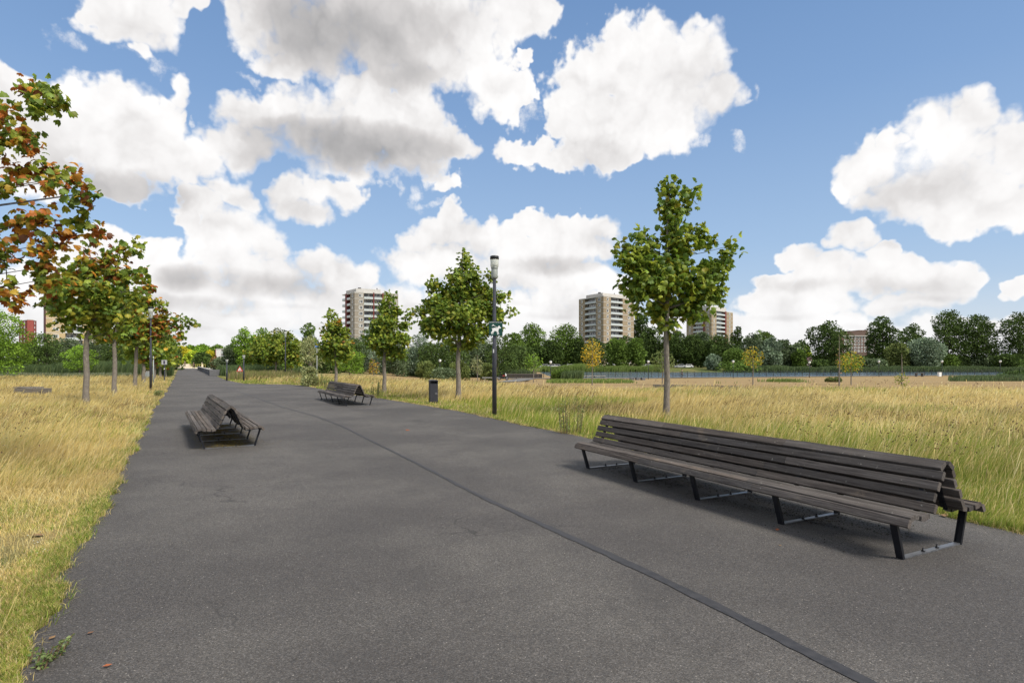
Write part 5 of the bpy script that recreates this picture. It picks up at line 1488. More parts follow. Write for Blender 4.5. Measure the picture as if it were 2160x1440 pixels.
# light pole behind the left lamp
pp = at(323.5, 44)
b = MB(); b.lathe([(.05, -.1), (.05, 1.2), (.04, 1.25), (.035, zat(732, 44)), (.02, zat(731.5, 44))], 12)
o = tag(b.build('thin_pole', MATS['galvanised']), 'thin bare light-grey pole directly behind the dark lamp post on the left', 'pole'); o.location = pp
# white sloped box with rusty edge, leaning panel
pp = at(308.5, 55)
r_ = empty('white_cabinet', tuple(pp), 0.2, 'white sloping-topped box between the left-row trunks', 'box')
b = MB(); b.prism([(-.26, 0), (.30, 0), (.30, .88), (.10, .90), (-.02, .72), (-.26, .60)], -.2, .2); b.build('body', WHITEP, r_)
b = MB(); b.prism([(-.275, .60), (-.26, .605), (-.02, .725), (.10, .905), (.30, .885), (.31, .91), (.09, .93), (-.035, .745), (-.285, .62)], -.22, .22); b.build('rim', plain('rust', (.30, .14, .06), .8), r_)

# low weathered block benches in the left meadow
for lab, px0, px1, top, Yd in (('low grey timber block bench in the left meadow, the farther of the two', 35, 86, 815.5, 31.2), ('low grey timber block bench in the left meadow, partly sunk in grass in front', 50, 103, 818.5, 30.2)):
    x0, x1 = (px0 - 1080) / F * Yd, (px1 - 1080) / F * Yd
    r_ = empty('block_bench', ((x0 + x1) / 2, Yd, 0), math.radians(-3), lab, 'bench', 'low timber block benches in the left meadow')
    w = (x1 - x0) / 2; hh = zat(top, Yd)
    b = MB()
    for k in range(4): b.box(-w, w, -.24 + k * .122, -.24 + k * .122 + .112, hh - .06, hh, bev=.006)
    b.build('seat', TIMBER, r_)
    b = MB()
    for k in range(3): b.box(-w + .02, w - .02, -.235, .235, .0 + k * (hh - .065) / 3, (k + .93) * (hh - .065) / 3)
    b.build('base', TIMBER, r_)

# bridge wall right of the far path
A_ = G0(452, 792.5); B_ = np.array([-75.0, 138.0])
dv = B_ - A_; Lb = float(np.linalg.norm(dv)); an = math.atan2(-dv[0], dv[1])
r_ = empty('bridge_wall', (A_[0], A_[1], 0), an, 'long low grey wall with a thick end block along the right side of the far path', 'wall')
b = MB(); b.box(-.25, .25, .81, Lb, 0, .62); b.build('wall', CONCD, r_)
b = MB(); b.box(-.30, .30, .81, Lb, .621, .70, bev=.01); b.build('coping', CONC, r_)
b = MB(); b.box(-.55, .62, 0, .80, 0, .78, bev=.02); b.build('end_block', CONCD, r_)
# stone steps and balustrade beyond the bridge
p0 = at(388, 175)
r_ = empty('stone_steps', tuple(p0), math.radians(30), 'pale sandstone steps closing the far end of the path', 'steps')
b = MB()
for k in range(7): b.box(-4.6, 4.6, k * .42, 9, k * .17 + (.0 if k == 0 else .001), (k + 1) * .17)
b.build('flight', SAND, r_)
b = MB(); b.box(-5.1, -4.62, -.1, 9, 0, 1.7); b.box(4.62, 5.1, -.1, 9, 0, 1.7); b.build('side_wall', SAND, r_)
YEL = plain('yellow_paint', (.50, .46, .12), .6)
p0 = at(417, 165)
r_ = empty('yellow_railing', tuple(p0), math.radians(10), 'yellow upright-barred railing right of the pale steps', 'railing')
b = MB()
for k in range(9): b.tube([(-2 + k * .5, 0, 0), (-2 + k * .5, 0, 1.05)], .045, 6)
b.build('bars', YEL, r_)
b = MB(); b.tube([(-2.1, 0, 1.1), (2.1, 0, 1.1)], .045, 6); b.build('handrail', YEL, r_)

# ------------------------------------------------------------------ people (tiny in the picture): one skinned body each, clothes as children
SKIN = plain('skin', (.45, .28, .2), .6, var=.05)
def person(label, p, rz, top_c, leg_c, stride=.25, hair=(.05, .035, .025), arm=.1):
    root = empty('person', tuple(p), rz, label, 'person')
    def skinned(name, J, E, mat, par, rootv=0):
        me = bpy.data.meshes.new(name); me.from_pydata([j[:3] for j in J], E, [])
        o = link(name, me, par)
        md = o.modifiers.new('skin', 'SKIN'); me.skin_vertices[0].data[rootv].use_root = True
        for i, j in enumerate(J): me.skin_vertices[0].data[i].radius = (j[3], j[4] if len(j) > 4 else j[3])
        o.modifiers.new('sub', 'SUBSURF').levels = 1; o.modifiers['sub'].render_levels = 1
        me.materials.append(mat); return o
    s = stride
    J = [(0,0,.93,.13,.10),(0,0,1.15,.12,.09),(0,0,1.36,.15,.09),(0,.0,1.47,.055),(0,-.01,1.56,.07,.08),(0,-.015,1.66,.085,.095),(0,0,1.75,.05),
         (-.09,0,.88,.085),(-.10,-s*.5,.50,.06),(-.10,-s*.6,.09,.04),(-.10,-s*.6-.13,.035,.03),
         (.09,0,.88,.085),(.10,s*.35,.50,.06),(.10,s*.95,.11,.04),(.10,s*.95-.12,.04,.03),
         (-.19,0,1.38,.055),(-.24,.04,1.12,.042),(-.24,-.06-arm,.90,.03),(-.235,-.09-arm,.80,.035),(.19,0,1.38,.055),(.24,-.02,1.12,.042),(.24,.02+arm,.90,.03),(.235,.02+arm,.80,.035)]
    E = [(0,1),(1,2),(2,3),(3,4),(4,5),(5,6),(0,7),(7,8),(8,9),(9,10),(0,11),(11,12),(12,13),(13,14),(2,15),(15,16),(16,17),(17,18),(2,19),(19,20),(20,21),(21,22)]
    skinned('body', J, E, SKIN, root)
    g_ = .018
    skinned('jacket', [(0,0,.96,.15,.12),(0,0,1.15,.135,.11),(0,0,1.36,.165,.11),(-.19,0,1.38,.07),(-.24,.04,1.12,.055),(-.24,-.06-arm,.92,.045),(.19,0,1.38,.07),(.24,-.02,1.12,.055),(.24,.02+arm,.92,.045)],
            [(0,1),(1,2),(2,3),(3,4),(4,5),(2,6),(6,7),(7,8)], plain('cloth_' + label[:9], top_c, .9), root)
    skinned('trousers', [(0,0,.96,.14,.115),(-.09,0,.86,.10),(-.10,-s*.5,.50,.075),(-.10,-s*.6,.12,.055),(.09,0,.86,.10),(.10,s*.35,.50,.075),(.10,s*.95,.14,.055)],
            [(0,1),(1,2),(2,3),(0,4),(4,5),(5,6)], plain('trousers_' + label[:9], leg_c, .9), root)
    hb = MB(); hb.lathe([(.02, 1.60), (.085, 1.62), (.105, 1.68), (.09, 1.745), (.05, 1.775), (.01, 1.785)], 12, M=Matrix.Translation((0, .018, 0))); hb.build('hair', plain('hair', hair, .8), root)
    return root
person('person in dark clothes walking away at the far end of the path', at(408.5, 150), math.pi, (.02, .02, .025), (.03, .015, .015))
person('person in a red top standing on the pale steps at the far end', at(390, 162, .35), 0.3, (.6, .06, .05), (.5, .45, .42), stride=.05)
person('person in blue clothes standing at the railing by the water', at(1438.5, 112), 1.2, (.03, .05, .16), (.04, .05, .10), stride=.06)

# ------------------------------------------------------------------ lakeside: railing, lamps, blocks
IRON = plain('iron', (.035, .04, .042), .5, .3)
pts = []
for r in np.linspace(-0.02, 0.84, 70):
    y = float(shore_near(r)) - 2.2; pts.append(Vector((r * y, y, gz(r * y, y) + .03)))
o0 = pts[0].copy()
fr_ = empty('railing', tuple(o0), 0, 'long dark rail fence on the near shore in front of the water', 'fence')
for zz in (.45, .80, 1.15):
    b = MB(); b.tube([p - o0 + Vector((0, 0, zz)) for p in pts], .028, 5, cap=False); b.build('rail', IRON, fr_)
pm = MB().box(-.04, .04, -.04, .04, -.1, 1.22).build('post', IRON, fr_)
pm.location = (0, 0, 0)
for p in pts[1:]:
    c = pm.copy(); COL.objects.link(c); c.parent = fr_; c.location = p - o0
GL = 'slim globe lamps along the lake shore'
def globe_lamp(label, px, base, top):
    p = G(px, base)
    H = zat(top, p.y) - p.z
    r = empty('globe_lamp', tuple(p), 0, label, 'street lamp', GL)
    b = MB(); b.lathe([(.06, -.1), (.05, H * .5), (.035, H - .5)], 10); b.build('pole', IRON, r)
    b = MB(); b.lathe([(.05, H - .5), (.16, H - .42), (.24, H - .22), (.22, H - .08), (.1, H - .02)], 14); b.build('lamp_glass', plain('opal', (.75, .76, .74), .3, var=.02), r)
    b = MB(); b.lathe([(.25, H - .02), (.2, H + .03), (.04, H + .07)], 14); b.build('lamp_cap', GREYM, r)
globe_lamp('slim lamp between the two round olive bushes', 928, 800.5, 758)
globe_lamp('slim lamp below the parked cars at the near shore bush', 1161.5, 801, 761)
globe_lamp('slim lamp on the shore left of the bench tree trunk', 1367.5, 799.5, 760)
globe_lamp('slim lamp on the shore left of the yellow-green sapling, before bright water', 1546.5, 797.5, 760)
globe_lamp('slim lamp on the shore in the gap where the pink house shows', 1707.5, 796, 762)
globe_lamp('slim lamp on the shore in front of the lumpy dark tree', 1854, 794.5, 760)
globe_lamp('slim lamp on the shore beside the white box', 1987, 794.5, 760)
globe_lamp('slim lamp on the shore nearest the right border', 2110, 792.5, 760)
for k, (px, w_, lab) in enumerate([(1333, .38, 'dark stone block on the shore, leftmost of the three'), (1344.5, .30, 'dark stone block on the shore, middle of the three'), (1356, .34, 'dark stone block on the shore, rightmost of the three')]):
    p = G(px, 801.3)
    b = MB(); b.box(-w_, w_, -.3, .3, -.05, .45, bev=.04)
    o = tag(b.build('stone_block', CONCD), lab, 'stone block', 'stone blocks on the lake shore'); o.location = p; o.rotation_euler.z = .2 * k
p = G(1982.5, 793.8)
r_ = empty('white_box', tuple(p), .1, 'white utility box on the lake shore near the right end of the railing', 'box')
b = MB(); b.box(-.38, .38, -.25, .25, 0, .95, bev=.02); b.build('body', WHITEP, r_)
b = MB(); b.box(-.42, .42, -.29, .29, .951, 1.0); b.build('lid', GREYM, r_)
p = G(1939, 794)
r_ = empty('picnic_table', tuple(p), .1, 'small dark picnic table on the shore left of the white box', 'table')
b = MB(); b.box(-.95, .95, -.35, .35, .70, .76); b.build('tabletop', TIMBER, r_)
for sx in (-.7, .7):
    b = MB(); b.box(sx - .06, sx + .06, -.3, .3, 0, .70); b.build('leg', CONCD, r_)
# jetty
p = at(1245, 122); 
r_ = empty('jetty', (p.x, p.y, WATER_Z), .05, 'low timber jetty lying on the dark water at the left end of the lake', 'jetty')
b = MB(); b.box(-3.2, 3.2, -.7, .7, .28, .36); b.build('deck', plain('pale_timber', (.36, .31, .24), .85, var=.25), r_)
for k in range(4):
    b = MB(); b.tube([(-2.8 + k * 1.86, 0, -.9), (-2.8 + k * 1.86, 0, .27)], .09, 8); b.build('pile', TIMBER, r_)
# retaining wall of dark sleepers with pale blocks, left of the lake
p = at(1105, 112)
r_ = empty('sleeper_wall', tuple(p), .02, 'low dark timber wall at the left end of the lake shore', 'wall')
b = MB()
for k in range(9): b.box(-3.6 + k * .8, -3.6 + k * .8 + .76, -.1, .1, -.1, .78)
b.build('boards', plain('black_timber', (.045, .04, .035), .9, var=.4), r_)
b = MB(); b.box(-3.65, 3.6, -.14, .14, .781, .86); b.build('cap_board', TIMBER, r_)
# sleeper edge lying in the field
e0, e1 = G(1378, 816.5), G(1560, 820)
b = MB(); L_ = (e1 - e0).length; b.box(0, L_, -.09, .09, -.05, .20, bev=.01)
o = tag(b.build('sleeper_edge', TIMBER), 'long low sleeper edge lying in the grass right of the bench tree trunk', 'edging'); o.location = e0; o.rotation_euler.z = math.atan2(e1.y - e0.y, e1.x - e0.x)
# low slab bench left of the dog sign post
p = at(1034, 52)
r_ = empty('slab_bench', tuple(p), 0.05, 'low slab bench in the field right behind the dog sign post', 'bench')
b = MB(); b.box(-.75, .75, -.22, .22, .36, .43, bev=.01); b.build('seat', CONC, r_)
for sx in (-.5, .5):
    b = MB(); b.box(sx - .06, sx + .06, -.18, .18, 0, .36); b.build('leg', CONCD, r_)
# motorcycle parked near the lake
p = at(1061, 100)
r_ = empty('parked_motorcycle', tuple(p), math.radians(12), 'parked motorcycle with pale fairing right of the dog sign post', 'motorcycle')
for sx in (-.68, .68):
    b = MB(); n_ = 18
    V_ = []; F_ = []
    for i in range(n_):
        a = 2 * math.pi * i / n_
        for j in range(6):
            c = 2 * math.pi * j / 6; rr = .27 + .055 * math.cos(c)
            V_.append((sx + rr * math.cos(a), .055 * math.sin(c), .32 + rr * math.sin(a)))
    for i in range(n_):
        for j in range(6):
            F_.append((i*6+j, i*6+(j+1)%6, ((i+1)%n_)*6+(j+1)%6, ((i+1)%n_)*6+j))
    b.add(V_, F_, 0, True); w_ = b.build('wheel', BLACKP, r_)
    c = MB(); c.tube([(sx, -.03, .32), (sx, .03, .32)], .2, 14); c.build('rim', GALV, w_)
b = MB(); b.box(-.3, .25, -.12, .12, .28, .62, bev=.04); b.build('engine', BLACKP, r_)
b = MB(); b.prism([(-.1, .63), (.35, .66), (.38, .85), (.1, .92), (-.1, .80)], -.13, .13); b.build('tank', plain('maroon', (.2, .03, .03), .3), r_)
b = MB(); b.prism([(-.75, .72), (-.12, .66), (-.12, .80), (-.7, .88)], -.12, .12); b.build('saddle', BLACKP, r_)
b = MB(); b.tube([(.68, 0, .32), (.42, 0, .98)], .03, 6); b.tube([(.40, -.34, 1.04), (.42, 0, .98), (.40, .34, 1.04)], .018, 6); b.build('fork', GALV, r_)
b = MB(); b.prism([(.40, .72), (.62, .76), (.56, 1.05), (.42, 1.22), (.40, 1.0)], -.16, .16); b.build('fairing', WHITEP, r_)

# ------------------------------------------------------------------ parked cars
CARGLASS = plain('car_glass', (.015, .02, .025), .08, spec=.6, var=.05)
TYRE = plain('tyre', (.02, .02, .02), .8)
def paint(n, c): return plain('paint_' + n, c, .25, .1, .6, var=.02)
CP = {'silver': paint('silver', (.42, .43, .44)), 'black': paint('black', (.02, .02, .024)), 'white': paint('white', (.75, .75, .74)), 'red': paint('red', (.5, .03, .03)), 'grey': paint('grey', (.12, .13, .14)), 'blue': paint('blue', (.05, .08, .16))}
def car(label, px, Y, rz, colr, group, proto=None):
    p = at(px, Y, .02)
    if proto is not None:
        r = copy_tree(proto); r.location = p; r.rotation_euler = (0, 0, rz); r['label'] = label; r['group'] = group
        for ch in r.children:
            if ch.name.split('.')[0] in ('body', 'door'):
                ch.material_slots[0].link = 'OBJECT'; ch.material_slots[0].material = CP[colr]
        return r
    r = empty('parked_car', tuple(p), rz, label, 'car', group)
    b = MB()
    prof = [(-2.1, .30), (-2.12, .62), (-2.0, .86), (-1.75, .93), (1.0, .95), (1.85, .80), (2.08, .62), (2.1, .32)]
    b.prism(prof, -.84, .84); 
    b.prism([(-1.72, .931), (-1.35, 1.40), (-1.1, 1.47), (.15, 1.47), (.45, 1.40), (1.02, .951)], -.68, .68)
    b.build('body', CP[colr], r)
    g_ = MB(); 
    for sg in (-1, 1):
        y0, y1 = (.681, .69) if sg > 0 else (-.69, -.681)
        g_.prism([(-1.50, .98), (-1.22, 1.36), (-.45, 1.39), (-.45, .98)], y0, y1); g_.prism([(-.38, .98), (-.38, 1.39), (.15, 1.38), (.42, 1.32), (.82, .98)], y0, y1)
    g_.build('side_window', CARGLASS, r)
    g_ = MB(); g_.add([(.49, -.6, 1.385), (.49, .6, 1.385), (1.0, .62, .98), (1.0, -.62, .98)], [(3, 2, 1, 0)]); 
    for v in range(len(g_.v)): g_.v[v] = (g_.v[v][0] + .03, g_.v[v][1], g_.v[v][2] + .02)
    g_.build('windscreen', CARGLASS, r)
    g_ = MB(); g_.add([(-1.41, -.6, 1.38), (-1.41, .6, 1.38), (-1.74, .62, .97), (-1.74, -.62, .97)], [(0, 1, 2, 3)]);
    for v in range(len(g_.v)): g_.v[v] = (g_.v[v][0] - .03, g_.v[v][1], g_.v[v][2] + .01)
    g_.build('rear_window', CARGLASS, r)
    for sx in (-1.32, 1.32):
        for sy in (-.80, .80):
            w = MB(); w.tube([(sx, sy - .1, .33), (sx, sy + .1, .33)], .33, 16); wo_ = w.build('wheel', TYRE, r)
            h = MB(); h.tube([(sx, sy - .108, .33), (sx, sy + .108, .33)], .19, 12); h.build('rim', GALV, wo_)
    for sy in (-.62, .62):
        h = MB(); h.box(2.02, 2.10, sy - .16, sy + .16, .58, .72); h.build('headlight', WHITEP, r)
        h = MB(); h.box(-2.135, -2.05, sy - .14, sy + .14, .62, .78); h.build('tail_light', REDP, r)
    return r
CG = 'cars parked in front of the right tower'
base_car = car('silver car at the left end of the row parked before the right tower', 1147, 214, math.radians(200), 'silver', CG)
for (px, Y, rz, c, lab) in [(1163, 214, 165, 'white', 'white car, second from the left in the row before the right tower'), (1172, 216, 195, 'silver', 'silver car behind the slim shore lamp, third in the row'),
                            (1188, 214, 170, 'black', 'dark car in the middle of the row before the right tower'), (1199, 213, 200, 'white', 'white car just right of the middle of the row before the right tower'),
                            (1209, 214, 185, 'silver', 'silver car, second from the right in the row before the right tower'), (1220, 213, 160, 'black', 'black car at the right end of the row before the right tower')]:
    car(lab, px, Y, math.radians(rz), c, CG, base_car)
CG2 = 'cars parked under the trees'
for (px, Y, rz, c, lab) in [(856, 150, 20, 'white', 'white car glimpsed left of the olive bushes'), (867, 148, 10, 'red', 'red car glimpsed between the third right-row tree and the round bush'), (877, 150, -10, 'white', 'pale car glimpsed next to the red one'),
                            (1364, 222, 180, 'white', 'white car left of the bench tree trunk'), (1434, 226, 175, 'silver', 'silver car right of the bench tree trunk'), (1450, 226, 185, 'white', 'white car second right of the bench tree trunk')]:
    car(lab, px, Y, math.radians(rz), c, CG2, base_car)

# ------------------------------------------------------------------ buildings
def brick(name, c, c2):
    if name in MATS: return MATS[name]
    m, g, out = new_mat(name)
    b = g.node('ShaderNodeBsdfPrincipled')
    P = g.node('ShaderNodeTexCoord').outputs['Object']
    sep = g.node('ShaderNodeSeparateXYZ'); g.sock(sep.inputs[0], P)
    rows = g.m('FRACT', g.m('MULTIPLY', sep.outputs[2], 6.5))
    n = g.noise(g.v('MULTIPLY', P, (2.0, 2.0, 5.0)), 1.0, 4.0, 0.6); big = g.noise(P, 0.12, 3.0, 0.6)
    col = g.mix(g.rng(n, .35, .65), (*c, 1), (*c2, 1)); col = g.mix(g.rng(big, .4, .65, 0, .25), col, (c[0] * .65, c[1] * .65, c[2] * .65, 1))
    col = g.mix(g.m('MULTIPLY', g.m('LESS_THAN', rows, .14), .35), col, (.30, .28, .25, 1))
    g.sock(b.inputs['Base Color'], col); b.inputs['Roughness'].default_value = .9; b.inputs['Specular IOR Level'].default_value = .2
    g.t.links.new(b.outputs[0], out.inputs[0]); MATS[name] = m; return m
BR_T = brick('tan_brick', (.28, .215, .14), (.35, .275, .185))
BR_G = brick('grey_tan_brick', (.26, .225, .18), (.33, .29, .235))
BR_D = brick('beige_brick', (.45, .33, .18), (.52, .40, .23))
BR_B = brick('brown_brick', (.13, .085, .07), (.17, .11, .09))
BR_R = brick('red_cladding', (.27, .06, .05), (.32, .08, .065))
BANDM = plain('white_band', (.50, .485, .455), .8, var=.06, scale=.8, dirt=.15)
ROOFM = plain('roof_felt', (.30, .30, .30), .9)
def winmat():
    m, g, out = new_mat('window_glass')
    b = g.node('ShaderNodeBsdfPrincipled')
    P = g.node('ShaderNodeTexCoord').outputs['Object']; oi = g.node('ShaderNodeObjectInfo').outputs['Random']
    n = g.noise(g.v('ADD', g.v('MULTIPLY', P, (1.5, 1.5, .35)), g.v('SCALE', (37., 11., 5.), scale=oi)), 1.0, 2.0, .5)
    c = g.mix(g.m('GREATER_THAN', n, .54), (.025, .03, .035, 1), (.38, .37, .34, 1))     # curtains behind some panes
    g.sock(b.inputs['Base Color'], c); b.inputs['Roughness'].default_value = .08; b.inputs['Specular IOR Level'].default_value = .7
    g.t.links.new(b.outputs[0], out.inputs[0]); return m
WING = winmat()
BALG = plain('balcony_panel', (.46, .50, .50), .3, var=.1, scale=2)
def tower(label, pxL, pxC, pxR, YL, YC, YR, top, storey_px, zbase_, faces, brickm, cap=None, accent=None, grp=None, band=True, balp=None):
    """two visible faces meeting at the near corner; faces = (left spec, right spec);
       a spec is a list of (from, to, kind, [window positions]) along the face, 0 at the near corner"""
    C = Vector(((pxC - 1080) / F * YC, YC, 0)); Lp = Vector(((pxL - 1080) / F * YL, YL, 0)); Rp = Vector(((pxR - 1080) / F * YR, YR, 0))
    sth = storey_px / F * YC
    ztop = zat(top, YC); nst = int(round((ztop - zbase_ - .8) / sth)); z0 = ztop - .8 - nst * sth
    root = empty('apartment_tower', (C.x, C.y, z0), 0, label, 'apartment building', grp)
    eL = (Lp - C); eR = (Rp - C); WL, WR = eL.length, eR.length; eL.normalize(); eR.normalize()
    Ht = nst * sth
    def oriented(MBo, a0, a1, e, nrm, d0, d1, zz0, zz1, mi=0):
        """box along e from a0 to a1, depth d0..d1 along outward normal"""
        V = []
        for z in (zz0, zz1):
            for (a, d) in ((a0, d0), (a1, d0), (a1, d1), (a0, d1)):
                q_ = e * a + nrm * d; V.append((q_.x, q_.y, z))
        Fs = [(3, 2, 1, 0), (4, 5, 6, 7), (0, 1, 5, 4), (1, 2, 6, 5), (2, 3, 7, 6), (3, 0, 4, 7)]
        cr = e.cross(nrm).z
        if cr < 0: Fs = [tuple(reversed(f)) for f in Fs]
        MBo.add(V, Fs, mi)
    nL = Vector((eL.y, -eL.x, 0));  nL = nL if nL.dot(eR) < 0 else -nL
    nR = Vector((eR.y, -eR.x, 0));  nR = nR if nR.dot(eL) < 0 else -nR
    core = MB()
    # core body set back so that the balconies are recesses
    dep = 1.5
    a = -nL * dep - nR * dep
    far = eL * WL + eR * WR
    cs = [eL * dep + eR * dep, eR * WR + eL * dep, eL * WL + eR * WR, eL * WL + eR * dep]
    cs2 = [Vector((0, 0, 0)) + eL * dep + eR * dep, eR * (WR - .02) + eL * dep, far, eL * (WL - .02) + eR * dep]
    V = [(p.x, p.y, 0) for p in cs2] + [(p.x, p.y, Ht + .3) for p in cs2]
    Fq = [(0, 1, 5, 4), (1, 2, 6, 5), (2, 3, 7, 6), (3, 0, 4, 7), (4, 5, 6, 7)]
    if (cs2[1] - cs2[0]).cross(cs2[3] - cs2[0]).z < 0: Fq = [tuple(reversed(f)) for f in Fq]
    core.add(V, Fq)
    wall = MB(); bands = MB()
    piers = []
    wins = []; bals = []
    for (spec, e, nrm, Wd, oth) in ((faces[0], eL, nL, WL, eR), (faces[1], eR, nR, WR, eL)):
        for (f0, f1, kind, ws) in spec:
            if kind == 'brick':
                oriented(wall, f0 * Wd, f1 * Wd, e, nrm, -dep - .05, 0.0, 0, Ht + .3)
                for wsp in ws:
                    for s in range(nst):
                        wins.append((e, nrm, wsp[0] * Wd, wsp[1] * 1.22, wsp[2] if len(wsp) > 2 else 1.55, s))
            elif kind == 'accent':
                oriented(wall, f0 * Wd, f1 * Wd, e, nrm, -dep - .05, 0.12, 0, Ht + .3, 1)
            else:
                for s in range(nst): bals.append((e, nrm, f0 * Wd, f1 * Wd, s))
        if band:
            for s in range(nst + 1):
                zz = s * sth
                hh = .24 if s < nst else .5
                oriented(bands, -.04, Wd, e, nrm, -dep, 0.06, zz - hh / 2 + (.14 if s == 0 else 0), zz + hh / 2)
        else:
            oriented(bands, -.04, Wd, e, nrm, -dep, 0.06, Ht, Ht + .4)
    core.build('core_wall', brickm, root)
    wall.build('wall', [brickm, accent or brickm], root)
    bands.build('floor_bands', BANDM, root)
    # windows: one frame mesh and pane per window type, copied
    protos = {}
    for (e, nrm, a_, w, h, s) in wins:
        key = (round(e.x, 3), w, h)
        if key not in protos:
            fr = MB(); t = .14
            w *= 1.0
            for (x0, x1, z0_, z1_) in ((-w/2, w/2, -h/2, -h/2 + t), (-w/2, w/2, h/2 - t, h/2), (-w/2, -w/2 + t, -h/2 + t, h/2 - t), (w/2 - t, w/2, -h/2 + t, h/2 - t)) + (((-.05, .05, -h/2 + t, h/2 - t),) if w > 1.7 else ()):
                oriented(fr, x0, x1, e, nrm, 0.0, .09, z0_, z1_)
            fo = fr.build('window', WHITEP, root)
            pn = MB(); oriented(pn, -w/2 + t*.9, w/2 - t*.9, e, nrm, 0.002, .03, -h/2 + t*.9, h/2 - t*.9)
            po = pn.build('pane', WING, fo)
            protos[key] = fo; o = fo
        else:
            src = protos[key]; o = src.copy(); COL.objects.link(o)
            c = src.children[0].copy(); COL.objects.link(c); c.parent = o
        q_ = e * a_; o.location = (q_.x, q_.y, s * sth + sth * .52)
    bp = {}
    for (e, nrm, a0, a1, s) in bals:
        key = (round(e.x, 3), round(a0, 2))
        if key not in bp:
            fr = MB(); oriented(fr, a0 + .02, a1 - .02, e, nrm, -dep + .02, .08, -.09, .09)
            fo = fr.build('balcony', BANDM, root)
            rl = MB(); oriented(rl, a0 + .04, a1 - .04, e, nrm, .02, .06, .091, 1.05); rl.build('railing', balp or BALG, fo)
            gl = MB(); n_ = max(2, int((a1 - a0) / 1.3))
            for i in range(n_):
                aa = a0 + .1 + (a1 - a0 - .2) * i / n_; ab = a0 + .1 + (a1 - a0 - .2) * (i + 1) / n_ - .12
                oriented(gl, aa, ab, e, nrm, -dep + .05, -dep + .10, .15, sth - .25)
            gl.build('balcony_window', WING, fo)
            bp[key] = fo; o = fo
        else:
            src = bp[key]; o = src.copy(); COL.objects.link(o)
            for ch in src.children:
                c = ch.copy(); COL.objects.link(c); c.parent = o
        o.location = (0, 0, s * sth)
    if cap:
        rf = MB()
        for (a0, a1, b0, b1, h) in cap:
            P4 = [eL * (a0 * WL) + eR * (b0 * WR), eL * (a0 * WL) + eR * (b1 * WR), eL * (a1 * WL) + eR * (b1 * WR), eL * (a1 * WL) + eR * (b0 * WR)]
            V = [(p.x, p.y, Ht + .301) for p in P4] + [(p.x, p.y, Ht + .3 + h) for p in P4]
            Fq = [(0, 1, 5, 4), (1, 2, 6, 5), (2, 3, 7, 6), (3, 0, 4, 7), (4, 5, 6, 7)]
            if (P4[1] - P4[0]).cross(P4[3] - P4[0]).z < 0: Fq = [tuple(reversed(f)) for f in Fq]
            rf.add(V, Fq)
        ro = rf.build('roof_house', BANDM, root)
        ch = MB(); q_ = eL * WL * .45 + eR * WR * .25; hh = cap[0][4]
        ch.box(q_.x - .9, q_.x + .5, q_.y - .5, q_.y + .5, Ht + .3 + hh, Ht + 1.4 + hh); q_ = eL * WL * .3 + eR * WR * .6
        ch.build('chimney', plain('dark_vent', (.05, .05, .055), .8), ro); ch = MB()
        ch.box(q_.x - .2, q_.x + .2, q_.y - .2, q_.y + .2, Ht + .3 + hh, Ht + 1.3 + hh); ch.build('vent_pipe', MATS['dark_vent'], ro)
    return root
RED_A = plain('dark_red_panel', (.16, .035, .03), .7)
tower('twelve-storey tan brick tower right of centre, mostly clear of the tall bench tree', 1221, 1273, 1337, 316, 298, 314, 621, 12.1, -.6,
      ([(0, .30, 'brick', [(.16, 1.9)]), (.30, .74, 'balcony', []), (.74, 1.0, 'brick', [(.87, 1.2)])],
       [(0, .235, 'brick', [(.13, 1.2)]), (.235, .62, 'balcony', []), (.62, 1.0, 'brick', [(.84, 2.0)])]),
      BR_T, cap=[(.18, .85, .12, .9, 2.0)], grp=None)
tower('brown-banded brick tower on the left behind the third right-row tree', 722, 748, 840, 296, 284, 292, 613, 12.8, -.1,
      ([(0, .34, 'brick', [(.17, 1.0)]), (.34, .62, 'balcony', []), (.62, .74, 'accent', []), (.74, 1.0, 'balcony', [])],
       [(0, .21, 'brick', [(.14, 1.6, 1.5)]), (.21, .42, 'balcony', []), (.42, .445, 'accent', []), (.445, .63, 'balcony', []), (.63, .66, 'accent', []), (.66, 1.0, 'brick', [(.74, 1.5), (.93, 1.5)])]),
      BR_G, cap=[(.1, .9, .06, .62, 1.8)], accent=RED_A)
tower('smaller-looking banded brick tower with dark red strips, right of the bench tree', 1448, 1501, 1546, 420, 397, 420, 651, 9.1, -.6,
      ([(0, .26, 'brick', [(.14, 1.9)]), (.26, .32, 'accent', []), (.32, .72, 'balcony', []), (.72, 1.0, 'brick', [(.86, 1.4)])],
       [(0, .22, 'brick', [(.11, 1.2)]), (.22, .62, 'balcony', []), (.62, .68, 'accent', []), (.68, 1.0, 'brick', [(.84, 1.9)])]),
      BR_T, cap=[(.1, .7, .05, .8, 3.0)], accent=RED_A)
tower('pale beige brick tower at the left, half hidden by the autumn leaves', 92.5, 97, 228, 262, 241, 252, 577, 15.0, -.1,
      ([(0, 1.0, 'accent', [])],
       [(0, .30, 'brick', [(.155, 1.7)]), (.30, .58, 'balcony', []), (.58, 1.0, 'brick', [(.7, 1.7), (.88, 1.7)])]),
      BR_D, cap=[(.1, .9, .15, .7, 2.6)], accent=RED_A)
tower('distant red and grey flats at the left border beside the beige tower', 40, 64, 77, 372, 360, 372, 672, 9.6, -.1,
      ([(0, 1.0, 'brick', [(.2, 1.6), (.5, 1.6), (.8, 1.6)])], [(0, 1.0, 'brick', [(.3, 1.0), (.7, 1.0)])]),
      BR_R, band=False)
